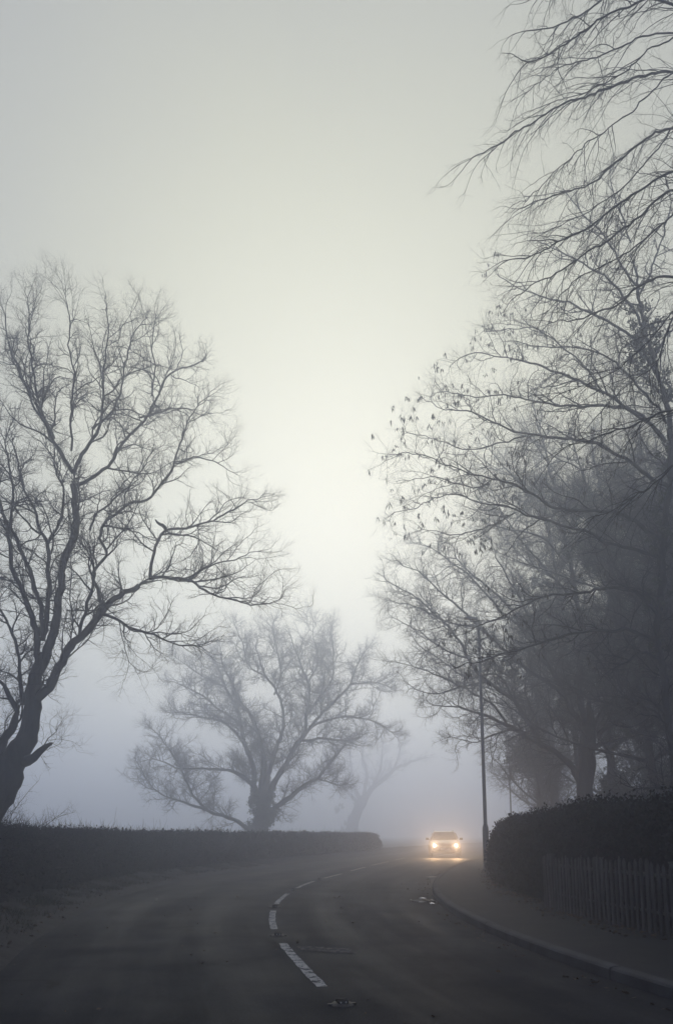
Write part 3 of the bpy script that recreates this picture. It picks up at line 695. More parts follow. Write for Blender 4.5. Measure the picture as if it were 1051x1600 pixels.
bl = [(at(x, yy, 62 + dz), (r * 1.25, r * 1.25, r * 2.1)) for x, yy, r, dz in ((398, 1300, .55, -.2), (412, 1275, .6, -.3), (400, 1255, .5, .1), (420, 1250, .45, -.3), (428, 1278, .4, 0), (402, 1230, .42, -.2), (424, 1222, .35, 0), (388, 1296, .4, 0))]
leaf_mass('ivy', bl, 9000, .16, M['ivy'], B.root, 3, .5)
B.finish((float(at(406, 1310, 62)[0]), 62, 0))

# --- the faint tree farther along the lane
Cc = Tree('bare_tree', 170, 8)
Cc.limb([(553, 1318, 13), (555, 1290, 11), (562, 1262, 10), (568, 1245, 9)], 0, 0, False)
for l in ([(568, 1250, 8), (580, 1232, 6.5), (598, 1218, 5), (615, 1203, 4.2), (642, 1190, 3.2), (675, 1182, 1.5)], [(562, 1250, 6), (555, 1228, 4.5), (550, 1195, 3), (546, 1160, 1.4)],
          [(568, 1245, 5), (572, 1215, 4), (565, 1180, 3), (575, 1140, 1.4)], [(615, 1203, 3), (625, 1175, 2.4), (620, 1145, 1.2)], [(560, 1255, 4.5), (538, 1235, 3.5), (520, 1205, 2.6), (505, 1175, 1.2)], [(580, 1232, 4), (595, 1195, 3), (598, 1155, 1.3)]):
    Cc.limb(l)
Cc.build(prm(grow=2.4, l1_r=.08, l1_sp=.7, l2_r=.03, l2_sp=.5, l3_r=.022, l3_sp=.34, l3_L=.5, l4_r=.02, l4_sp=.4), 'faint ghostly bare tree in the fog beyond the end of the left hedge')
leaf_mass('ivy', [(at(548, 1285, 170), (1.5, 1.2, 1.8)), (at(560, 1262, 170), (1.1, 1, 1.5)), (at(540, 1300, 170), (1.6, 1.3, 1.2)), (at(530, 1262, 170), (1.0, .9, 1.2))], 2600, .34, M['ivy'], Cc.root, 4, .3)
Cc.finish((float(at(554, 1310, 170)[0]), 170, 0))

# --- big tree behind the right hedge
D = Tree('bare_tree', 34, 9)
D.limb([(914, 1335, 18), (913, 1257, 15), (915, 1190, 17), (918, 1140, 14), (919, 1115, 9), (919, 1095, 4)], 0, 0, False)
for l in ([(914, 1240, 8), (905, 1215, 9), (882, 1187, 7.5), (859, 1173, 7), (835, 1159, 6.4), (812, 1145, 6), (793, 1135, 5), (765, 1124, 4), (737, 1117, 3), (700, 1105, 2), (655, 1100, 1)],
          [(916, 1175, 8), (918, 1140, 9), (890, 1112, 8), (882, 1090, 7), (860, 1050, 5), (840, 1000, 4), (815, 950, 3), (790, 900, 2.2), (762, 850, 1)],
          [(916, 1180, 8), (922, 1138, 10), (935, 1120, 9), (946, 1060, 8), (950, 1000, 7), (955, 940, 6), (950, 880, 5), (940, 800, 4), (930, 720, 3), (920, 640, 1.2)],
          [(915, 1165, 8), (908, 1120, 9), (902, 1050, 8), (905, 1000, 7), (900, 940, 6), (885, 880, 5), (870, 800, 4), (850, 720, 3), (835, 650, 2), (822, 595, 1)],
          [(850, 1166, 6), (834, 1139, 6), (806, 1098, 5.6), (762, 1065, 5), (735, 1032, 4), (716, 1002, 3.6), (688, 966, 2.8), (655, 935, 2), (615, 912, 1.3), (580, 902, .8)],
          [(880, 1088, 5), (831, 1054, 5), (798, 1026, 4.6), (749, 980, 4), (716, 947, 3), (685, 922, 2.2), (650, 892, 1.4), (605, 880, .8)],
          [(840, 1000, 4), (800, 965, 3.4), (760, 925, 3), (720, 890, 2.2), (680, 860, 1.4), (640, 845, .8)],
          [(870, 1060, 4), (820, 1000, 3.6), (790, 950, 3), (745, 905, 2.4), (700, 860, 1.4)],
          [(793, 1135, 3.4), (765, 1100, 3), (735, 1085, 2.4), (690, 1060, 1.7), (640, 1040, 1.1), (600, 1030, .7)],
          [(806, 1098, 3.4), (770, 1050, 3), (740, 1060, 2), (690, 1030, 1.3), (640, 1000, .8)],
          [(735, 1032, 3), (700, 1020, 2.2), (650, 985, 1.5), (605, 960, .8)],
          [(762, 1065, 3), (720, 1075, 2.4), (680, 1085, 1.6), (640, 1075, 1)],
          [(749, 980, 2.8), (700, 975, 2.2), (650, 950, 1.4), (600, 935, .8)],
          [(800, 1140, 3.4), (770, 1150, 2.4), (740, 1160, 1.6), (700, 1150, 1)],
          [(845, 1165, 4), (835, 1120, 3.4), (822, 1090, 2.6), (820, 1050, 1.4)],
          [(926, 1150, 7), (960, 1128, 5), (1000, 1112, 4), (1045, 1100, 3), (1090, 1070, 1.5)],
          [(924, 1172, 6), (960, 1158, 4.4), (1000, 1150, 3.6), (1045, 1138, 2.4), (1090, 1130, 1.2)],
          [(950, 1000, 5), (985, 950, 4.4), (1010, 890, 3.6), (1040, 820, 2.4), (1060, 740, 1.1)],
          [(946, 1060, 5), (990, 1030, 4), (1040, 1010, 3), (1090, 960, 1.5)],
          [(955, 940, 4), (985, 870, 3.4), (1000, 790, 2.6), (1010, 700, 1.2)],
          [(900, 940, 4), (860, 900, 3.6), (820, 850, 2.8), (785, 800, 2), (760, 750, 1)],
          [(870, 800, 3.4), (830, 770, 2.8), (790, 730, 2), (755, 690, 1)],
          [(885, 880, 4), (845, 840, 3), (800, 830, 2.2), (750, 815, 1)]):
    D.limb(l)
D.build(prm(grow=1.1, l1_r=.026, l1_sp=.3, l2_r=.014, l2_sp=.18, l3_r=.009, l4_r=.007, l4_sp=.12, l1_bias=(-.3, 0, .05), l1_up=.0), 'massive dark tree rising behind the right hedge, its low limbs sweeping over the road')
bl = [(at(x, yy, 34 + dz), (r, r, r * 1.2)) for x, yy, r, dz in ((768, 1035, .5, 0), (790, 1050, .6, .2), (806, 1020, .45, -.2), (752, 1010, .35, .3))]
leaf_mass('ivy', bl, 1500, .13, M['ivy'], D.root, 5, .5)
D.finish((float(at(914, 1310, 34)[0]), 34, 0))

# --- slimmer tree near the right edge with hanging seed bunches
E_ = Tree('seeding_ash', 19, 21)
E_.limb([(1072, 1420, 13), (1058, 1230, 11), (1046, 1145, 10), (1031, 1055, 9), (1024, 965, 8.6), (1032, 880, 8.4), (1042, 790, 8), (1044, 700, 8), (1038, 631, 7), (1020, 574, 6), (1006, 500, 4.5), (992, 420, 3), (980, 340, 1.3)], 0, 0)
for l in ([(1040, 690, 6), (1005, 655, 5), (977, 638, 4.6), (943, 617, 4), (895, 598, 3.4), (848, 574, 2.8), (800, 560, 2), (745, 556, 1.4), (690, 566, .9)],
          [(1012, 662, 4.6), (967, 636, 4), (930, 634, 3.5), (895, 631, 3), (836, 622, 2.5), (784, 612, 2), (735, 618, 1.4), (665, 606, .8)],
          [(1043, 760, 6), (990, 730, 5), (930, 700, 4.4), (870, 690, 3.8), (820, 682, 3), (784, 667, 2.5), (714, 639, 1.8), (690, 640, 1.2), (655, 602, .7)],
          [(1040, 850, 6), (980, 812, 5), (920, 800, 4.4), (870, 798, 3.8), (820, 775, 3.2), (765, 755, 2.6), (714, 737, 2), (663, 715, 1.4), (592, 704, .8)],
          [(1034, 870, 5), (970, 850, 4.4), (910, 830, 3.8), (840, 812, 3), (803, 798, 2.5), (747, 789, 2), (700, 780, 1.6), (640, 797, 1.1), (585, 803, .7)],
          [(820, 682, 2.4), (780, 690, 2), (730, 700, 1.6), (690, 690, 1.1), (622, 672, .7)],
          [(765, 755, 2.2), (725, 765, 1.7), (680, 745, 1.2), (640, 748, .7)],
          [(803, 798, 2.2), (760, 820, 1.7), (715, 832, 1.2), (650, 826, .7)],
          [(1025, 1000, 5.5), (995, 985, 5), (950, 982, 4.2), (900, 986, 3.6), (850, 1001, 3), (800, 1020, 2.4), (740, 1035, 1.6), (690, 1047, .9)],
          [(1024, 960, 5), (985, 928, 4.4), (944, 921, 3.8), (890, 926, 3.2), (830, 943, 2.5), (780, 966, 1.9), (720, 988, 1)],
          [(1026, 1030, 4), (1000, 1022, 3.4), (980, 1038, 2.6), (955, 1045, 1.6)],
          [(1022, 580, 5), (985, 530, 4), (940, 500, 3.4), (890, 480, 2.8), (845, 470, 2), (790, 440, 1.2), (760, 420, .8)],
          [(1010, 520, 4), (970, 460, 3.4), (925, 420, 2.6), (880, 400, 2), (840, 372, 1)],
          [(998, 450, 3.4), (960, 390, 2.8), (920, 340, 2), (880, 300, 1)],
          [(985, 380, 2.5), (965, 320, 2), (950, 270, 1)],
          [(1000, 460, 3), (1030, 400, 2.4), (1050, 330, 1.8), (1070, 270, 1)],
          [(1018, 560, 4), (1050, 500, 3), (1080, 440, 2), (1110, 380, 1)],
          [(1038, 631, 4), (1075, 590, 3), (1120, 560, 2), (1160, 520, 1)],
          [(943, 617, 2.6), (900, 560, 2.2), (860, 530, 1.8), (805, 515, 1.3), (760, 520, .8)],
          [(1040, 660, 4), (1000, 600, 3.4), (960, 560, 2.8), (910, 540, 2.2), (850, 540, 1.5), (790, 530, .8)],
          [(1044, 740, 4), (1085, 700, 3), (1130, 690, 1.5)],
          [(1030, 900, 4.4), (1075, 860, 3), (1130, 840, 1.5)]):
    E_.limb(l)
E_.build(prm(grow=.8, l1_sp=.29, l2_sp=.165, l1_r=.02, l2_r=.011, l3_r=.0075, l4_r=.0055, l4_sp=.16, l1_bias=(-.3, 0, 0), l1_up=.03), 'slim ivied tree at the right edge hung with bunches of dry seeds', crown_name='crown')
rs = np.random.default_rng(31); tips = np.array(E_.tips); sel = tips[rs.uniform(0, 1, len(tips)) < (.10 + .16 * (tips[:, 0] < 5.2)) * np.clip(hsh(tips[:, 0], tips[:, 2], tips[:, 1], 2.5) * 1.6, 0, 1)]
pxs = 525.5 + sel[:, 0] / sel[:, 1] * 1218
b = MB()
for p in sel:
    k = rs.integers(4, 9); q = p + rs.normal(0, .018, (k, 3)); d = rs.normal(0, .22, (k, 3)); d[:, 2] = -1; d /= np.linalg.norm(d, axis=1, keepdims=True)
    L = rs.uniform(.08, .20, (k, 1)) * rs.uniform(.6, 1.2); u = np.cross(d, rs.normal(0, 1, (k, 3))); u /= np.linalg.norm(u, axis=1, keepdims=True); w = .014
    q = q - np.array((0, 0, .02)) + d * rs.uniform(0, .06, (k, 1))
    b.add(np.stack([q, q + d * L * .5 + u * w, q + d * L, q + d * L * .5 - u * w], 1).reshape(-1, 3), np.arange(k * 4).reshape(-1, 4))
b.build('seed_bunches', M['seed'], E_.crown)
bl = [(at(x, yy, 19 + dz), (r, r, r * 1.3)) for x, yy, r, dz in ((1008, 490, .4, 0), (1015, 540, .4, .1), (1030, 600, .38, 0), (1005, 520, .5, .2), (1042, 720, .35, 0), (1040, 790, .4, 0), (1034, 850, .4, 0), (1026, 930, .36, 0), (1012, 940, .3, .2), (1030, 1010, .3, 0), (1000, 560, .45, .3))]
leaf_mass('ivy', bl, 4500, .085, M['ivy'], E_.root, 6, .5)
E_.finish((float(at(1068, 1380, 19)[0]), 19, 0))

# --- close tree out to the right whose drooping branches cross the top corner
F = Tree('overhanging_tree', 11.0, 41, .5)
F.limb([(1330, 1520, 40), (1300, 1200, 32), (1280, 900, 28), (1265, 600, 24), (1255, 300, 18), (1240, 0, 13), (1230, -250, 8), (1220, -420, 3)], 0, 0, False)
for l in ([(1262, 480, 9), (1180, 250, 7), (1110, 150, 6), (1051, 112, 5), (934, 140, 4), (882, 163, 3.4), (793, 215, 2.6), (714, 257, 1.6), (680, 264, .8)],
          [(1262, 560, 8), (1170, 330, 6), (1100, 230, 5), (1051, 196, 4.6), (980, 224, 4), (924, 271, 3), (868, 299, 2.5), (807, 327, 1.7), (761, 345, .8)],
          [(1264, 600, 8), (1180, 380, 6), (1110, 290, 5), (1051, 266, 4.6), (980, 308, 4), (887, 369, 3), (793, 406, 1.8), (742, 397, .8)],
          [(1264, 640, 8), (1170, 400, 6), (1110, 320, 5), (1051, 299, 4.6), (1000, 335, 4), (934, 383, 3.4), (859, 434, 2.4), (760, 484, .9)],
          [(1268, 700, 8), (1170, 500, 6), (1110, 430, 5), (1051, 420, 4.4), (957, 481, 3.4), (905, 500, 2.4), (859, 506, 1.5), (830, 530, .8)],
          [(1270, 820, 8), (1180, 690, 6), (1110, 640, 5), (1051, 631, 4), (1003, 648, 3.4), (955, 669, 2.6), (903, 688, 1.8), (855, 710, .8)],
          [(1262, 420, 9), (1180, 150, 7), (1110, 40, 6), (1030, 0, 4.6), (934, 28, 3.6), (835, 93, 2.4), (770, 112, 1)],
          [(1258, 350, 9), (1180, 60, 7), (1080, -60, 5.6), (1000, -40, 4.6), (934, 0, 3.6), (859, 37, 2.4), (765, 56, 1)],
          [(1254, 250, 8), (1180, -60, 6), (1080, -150, 5), (980, -120, 4), (900, -50, 3), (840, 0, 1.6), (800, 30, .8)],
          [(1110, 150, 4), (1060, 60, 3.6), (1010, 60, 3.2), (950, 90, 2.6), (880, 110, 1.8), (800, 160, .8)],
          [(1051, 112, 3), (985, 180, 2.6), (925, 225, 2), (850, 290, 1.3), (805, 330, .7)],
          [(1051, 196, 3), (1000, 260, 2.6), (950, 310, 2), (890, 350, 1.4), (820, 370, .7)],
          [(1110, 430, 3.6), (1060, 470, 3), (1000, 540, 2.4), (950, 580, 1.8), (880, 610, 1.2), (830, 640, .7)],
          [(1110, 430, 3.4), (1055, 500, 2.8), (1010, 575, 2), (970, 610, 1.4), (925, 660, .7)],
          [(1110, 40, 4), (1040, 60, 3), (960, 120, 2.4), (900, 150, 1.6), (840, 165, .7)],
          [(1110, 290, 4), (1060, 330, 3.2), (985, 400, 2.4), (900, 450, 1.6), (840, 500, .8)],
          [(1110, 640, 3.6), (1055, 720, 3), (1000, 770, 2), (950, 800, 1.2), (910, 810, .7)]):
    F.limb([(a, b_, c) for a, b_, c in l])
F.build(prm(grow=.75, l1_L=2.4, l1_sp=.14, l1_r=.0075, l1_ang=24, l1_bias=(-.5, 0, -.7), l1_up=-.05, l1_wig=.10, l1_t0=.4, l2_L=.8, l2_r=.0055, l2_sp=.26, l2_ang=28, l2_up=-.04, l2_bias=(0, 0, -.5), l3_L=.35, l3_sp=.22, l3_r=.0038, l3_ang=30, l4_L=.15, l4_r=.003, l4_sp=.18), 'close tree on the right with thin drooping twigs hanging across the top corner')
F.finish((float(at(1318, 1440, 11)[0]), 11, 0))

# --- woodland on the right, fading back: each tree its own copy
def wild(name, h, seed, lean=0.0, r0=.28, nl=13):
    T = Tree(name, 40, seed); n = T.nr
    m = 14; z = np.linspace(-.1, h * .9, m); P = np.stack([lean * (z / h) ** 1.5 * h + n.normal(0, .10, m).cumsum() * .5, n.normal(0, .10, m).cumsum() * .5, z], 1); P[0, :2] = P[1, :2]
    T.add(P, r0 * (1 - .93 * (z - z[0]) / (z[-1] - z[0])) ** .8)
    for i in range(nl):
        t = .22 + .72 * (i + n.uniform(0, .8)) / nl; k = int(t * (m - 1)); p = P[k]; az = i * 2.4 + n.uniform(-.5, .5)
        L = h * .48 * (1 - .55 * t) * n.uniform(.8, 1.15); el = R(n.uniform(15, 50)); d = np.array((math.cos(az) * math.cos(el), math.sin(az) * math.cos(el), math.sin(el)))
        Q = [p]
        for j in range(9): d = unit(d + n.normal(0, .13, 3) + np.array((0, 0, .05))); Q.append(Q[-1] + d * L / 9)
        T.add(np.array(Q), r0 * .42 * (1 - .6 * t) * np.linspace(1, .12, 10))
    return T
w1 = wild('woodland_tree', 15.5, 61, .05); w1.build(prm(grow=1.3, l1_r=.035, l2_r=.02, l3_r=.014, l4_r=.012, l4_sp=.22, l3_sp=.24), '')
leaf_mass('ivy', [((.05, 0, 1.6), (.5, .5, 1.6)), ((.1, .1, 4.2), (.55, .5, 1.7)), ((.3, 0, 7), (.6, .6, 1.8)), ((.4, .3, 9), (.5, .5, 1.3))], 2600, .15, M['ivy'], w1.root, 62, .5)
w2 = wild('woodland_tree', 18, 77, -.06, .33, 15); w2.build(prm(grow=1.3, l1_r=.035, l2_r=.02, l3_r=.014, l4_r=.012, l4_sp=.22, l3_sp=.24), '')
spots = [(w1.root, 15.4, 43, .3, 1.0, 'bare woodland tree behind and right of the massive dark tree'), (w2.root, 19.5, 41, 1.9, .95, 'tall woodland tree seen right of the massive dark trunk'),
         (w1.root, 20.5, 41, 3.6, 1.05, 'woodland tree in the shade at the right edge of the picture'), (w2.root, 14.2, 50, 4.4, 1.0, 'pale woodland tree far behind the right hedge'),
         (w1.root, 12.0, 46, 5.3, .72, 'small fogbound tree just right of the distant lamp post'), (w2.root, 21.0, 52, .9, 1.0, 'fogbound woodland tree deep behind the right trunks'),
         (w1.root, 16.5, 62, 2.5, 1.0, 'faint woodland tree in thick fog on the right'), (w2.root, 25.5, 47, 3.1, 1.0, 'woodland tree half out of the right edge'),
         (w1.root, 23.0, 31, 4.0, 1.1, 'dark woodland tree just beyond the right edge'), (w2.root, 11.8, 25.5, .4, .75, 'dark leaning tree crowded between the seeding and the massive trees')]
done = set()
for src, x, yy, rz, sc, lab in spots:
    o = src if src.name not in done else copy_tree(src); done.add(src.name)
    o.location = (x, yy, 0); o.rotation_euler = (0, 0, rz); o.scale = (sc, sc, sc); tag(o, lab, 'tree', 'woodland trees behind the right hedge')

for nm, X0, Y0, h, sd, ln, lab in (('dense_tree', 12.8, 30.5, 20, 131, -.16, 'dense twiggy ivied tree leaning left just behind the seeding tree'), ('dense_tree', 13.6, 26.0, 19.5, 137, -.03, 'dense tall dark tree filling the right edge behind the slim trunk'), ('dense_tree', 17.6, 37.0, 24, 139, -.04, 'hazy dense tree rising behind the right edge'), ('dense_tree', 13.0, 41.0, 24.5, 149, -.08, 'tallest and palest dense tree straight behind the massive dark tree')):
    G = wild(nm, h, sd, ln, .2, 26); G.build(prm(grow=1.35, l1_r=.028, l2_r=.016, l3_r=.011, l4_r=.009, l4_sp=.15, l3_sp=.16, l1_bias=(-.3, 0, .2)), lab, 'dense trees above the right hedge')
    rs = np.random.default_rng(sd); bl = []
    for k in range(26):
        z = rs.uniform(.25, .86) * h; bl.append(((ln * (z / h) ** 1.5 * h + rs.normal(0, .9), rs.normal(0, .9), z), (rs.uniform(.35, .8),) * 3))
    leaf_mass('ivy', bl, 9000, .13, M['ivy'], G.root, sd, .4)
    G.root.location = (X0, Y0, 0)

# --- evergreen bushes under the woodland
def bush(seed, n=7000):
    r = empty('evergreen_bush'); rs = np.random.default_rng(seed)
    bl = [((rs.normal(0, .75), rs.normal(0, .75), rs.uniform(.5, 2.6)), (rs.uniform(.6, 1.0),) * 2 + (rs.uniform(.6, 1.0),)) for _ in range(13)]
    leaf_mass('foliage', bl, n, .12, M['evergreen'], r, seed, .25)
    b = MB()
    for k in range(7):
        p = np.array((rs.normal(0, .2), rs.normal(0, .2), -.05)); d = np.array((rs.normal(0, .35), rs.normal(0, .35), 1.0)); P = [p]
        for j in range(7): d = unit(d + rs.normal(0, .15, 3)); P.append(P[-1] + d * .42)
        b.tubes(np.array(P)[None], np.linspace(.045, .01, 8)[None], 5)
    b.build('stems', M['bark'], r); return r
b1, b2 = bush(91), bush(92)
spots = [(b1, 14.6, 38, .2, 1.15, 'low rounded evergreen bush right of the massive trunk'), (b2, 15.6, 32, 1.1, 1.5, 'big evergreen bush in the shade at the right edge'), (b1, 18.4, 36, 2.2, 1.8, 'tall evergreen bush behind the slim ivied trunk'),
         (b2, 16.8, 45, 3.0, 1.5, 'hazy evergreen bush behind the massive trunk'), (b1, 12.2, 42.5, 4.1, .95, 'small evergreen bush left of the massive trunk'), (b2, 22, 40, 5.0, 2.0, 'tallest evergreen bush at the far right'), (b1, 11.4, 24, .7, .9, 'near evergreen bush hidden low behind the right hedge'), (b2, 19, 46, 1.6, 2.0, 'faint evergreen bush deep in the woodland'),
         (b1, 9.8, 16.5, 2.9, 1.0, 'evergreen bush close behind the right hedge near the edge')]
done = set()
for src, x, yy, rz, sc, lab in spots:
    o = src if src.name not in done else copy_tree(src); done.add(src.name)
    o.location = (x, yy, 0); o.rotation_euler = (0, 0, rz); o.scale = (sc, sc, sc); tag(o, lab, 'bush', 'evergreen bushes under the woodland')
# ivy-hung small tree by the far lamp post
I_ = Tree('ivied_tree', 43, 55)
I_.limb([(846, 1318, 4), (846, 1260, 3.4), (842, 1215, 3), (828, 1170, 2.6), (815, 1120, 1.6), (810, 1070, .8)], 0, 0)
for l in ([(842, 1212, 2.4), (860, 1180, 2), (870, 1140, 1)], [(830, 1175, 2.2), (805, 1165, 1.7), (785, 1172, .9)], [(838, 1200, 2), (815, 1195, 1.6), (795, 1200, .8)], [(822, 1150, 1.8), (800, 1125, 1.3), (785, 1105, .7)]): I_.limb(l)
I_.build(prm(grow=.7, l1_r=.02, l2_r=.013, l3_r=.01, l4_r=.009, l4_sp=.3), 'small ivy smothered tree leaning out behind the lamp post')
leaf_mass('ivy', [(at(x, yy, 43), (r, r, r * .9)) for x, yy, r in ((812, 1180, .85), (828, 1172, .8), (800, 1190, .6), (822, 1198, .6), (838, 1190, .7), (808, 1160, .6), (845, 1175, .6))], 5200, .14, M['ivy'], I_.root, 57, .6)
I_.finish((float(at(846, 1310, 43)[0]), 43, 0))
# bramble scrub at the foot of the left tree
S = Tree('bramble_scrub', 16.5, 66); n = S.nr
for k in range(44):
    p = np.array((n.uniform(-8.4, -6.9), n.uniform(15.8, 17.0), .05)); d = unit(np.array((n.normal(.25, .45), n.normal(0, .4), 1.5))); P = [p]
    for j in range(9): d = unit(d + n.normal(0, .14, 3) + np.array((.05, 0, -.12))); P.append(P[-1] + d * n.uniform(.2, .34))
    S.add(np.array(P), np.linspace(.012, .003, 10))
S.build(prm(grow=.5, l1_L=1.2, l1_sp=.2, l1_r=.006, l2_r=.0045, l2_sp=.16, l3_r=.0035, l3_sp=.14, l4_r=.003, l4_sp=.2), 'tangle of bare bramble stems at the foot of the leaning tree')
S.root['category'] = 'scrub'; S.crown.name = 'twigs'; S.trunk.name = 'stems'; S.finish((-7.6, 16.5, 0))
# a few saplings poking out of the left hedge
SP = Tree('hedge_sapling', 15, 68)
SP.add(np.array([(0, 0, 0), (.02, 0, .6), (.0, .02, 1.2), (.04, 0, 1.5), (.02, 0, 1.72)]), np.array([.012, .01, .007, .005, .002]))
SP.build(prm(grow=.22, l1_L=1.6, l1_sp=.10, l1_r=.004, l1_t0=.7, l1_ang=38, l2_sp=.1, l2_r=.0028, l3_r=.002, l4_r=.0015), ''); SP.trunk.name = 'stem'; SP.crown.name = 'twigs'
for i, (py_, yy, rz, sc, lab) in enumerate(((127, 15.5, .3, .97, 'bare sapling poking out of the hedge top beside the scrub'), (160, 17.0, 2.0, .98, 'thin upright sapling standing out of the left hedge'), (78, 13.8, 4.0, .93, 'short sapling in the hedge nearest the leaning tree'))):
    o = SP.root if i == 0 else copy_tree(SP.root)
    hx = float(left_e(yy)) - 1.75; o.location = (hx, yy, 0); o.rotation_euler = (0, 0, rz); o.scale = (sc, sc, sc); tag(o, lab, 'sapling', 'saplings in the left hedge')

# ------------------------------------------------------------------ lamp posts
def lamp_post():
    r = empty('street_lamp')
    b = MB(); b.lathe([(.0, -.1), (.098, -.1), (.098, 0), (.095, 1.35), (.088, 1.42), (.062, 1.50), (.058, 1.52)], 20); p = b.build('base_section', M['galv'], r, smooth=False)
    b = MB(); b.box((0, -.0945, .75), (.085, .012, .5)); b.box((.02, -.103, .8), (.015, .008, .02)); b.build('door', M['galv'], p)
    b = MB(); b.lathe([(.058, 1.5), (.055, 3.5), (.048, 6.0), (.042, 7.95), (.0, 7.97)], 16); b.build('pole', M['galv'], r, smooth=True)
    b = MB(); b.tubes(np.array([[(0, 0, 7.8), (-.01, 0, 7.98), (-.05, -.01, 8.06), (-.12, -.02, 8.1)]]), np.array([[.03, .03, .028, .026]]), 8); b.build('arm', M['galv'], r, smooth=True)
    h = MB(); V = []
    for x, w, t in ((-.06, .04, .03), (-.11, .08, .05), (-.28, .10, .06), (-.44, .08, .04), (-.50, .04, .025)):
        V += [(x, -w + x * .22, 8.10 - t * .4), (x, w + x * .22, 8.10 - t * .4), (x, w * .7 + x * .22, 8.10 + t), (x, -w * .7 + x * .22, 8.10 + t)]
    q = [(i*4+j, i*4+(j+1) % 4, i*4+4+(j+1) % 4, i*4+4+j) for i in range(4) for j in range(4)]; h.poly(V, [list(f) for f in q] + [[3, 2, 1, 0], [16, 17, 18, 19]])
    hd = h.build('lantern_head', M['galv'], r)
    b = MB(); b.lathe([(0, -.05), (.06, -.045), (.095, -.02), (.1, 0)], 16, 'z', (-.29, -.065, 8.10)); b.build('lens', M['lens'], hd, smooth=True)
    return r
lp = lamp_post(); tag(lp, 'tall slim steel lamp post at the end of the right hedge', 'street lamp', 'street lamps along the pavement')
lp.location = (4.62, 24.2, .09)
l2 = copy_tree(lp); l2.location = (11.9, 53, .09); l2.rotation_euler = (0, 0, -.45); tag(l2, 'faint distant lamp post beyond the car, right of the near one', 'street lamp', 'street lamps along the pavement')

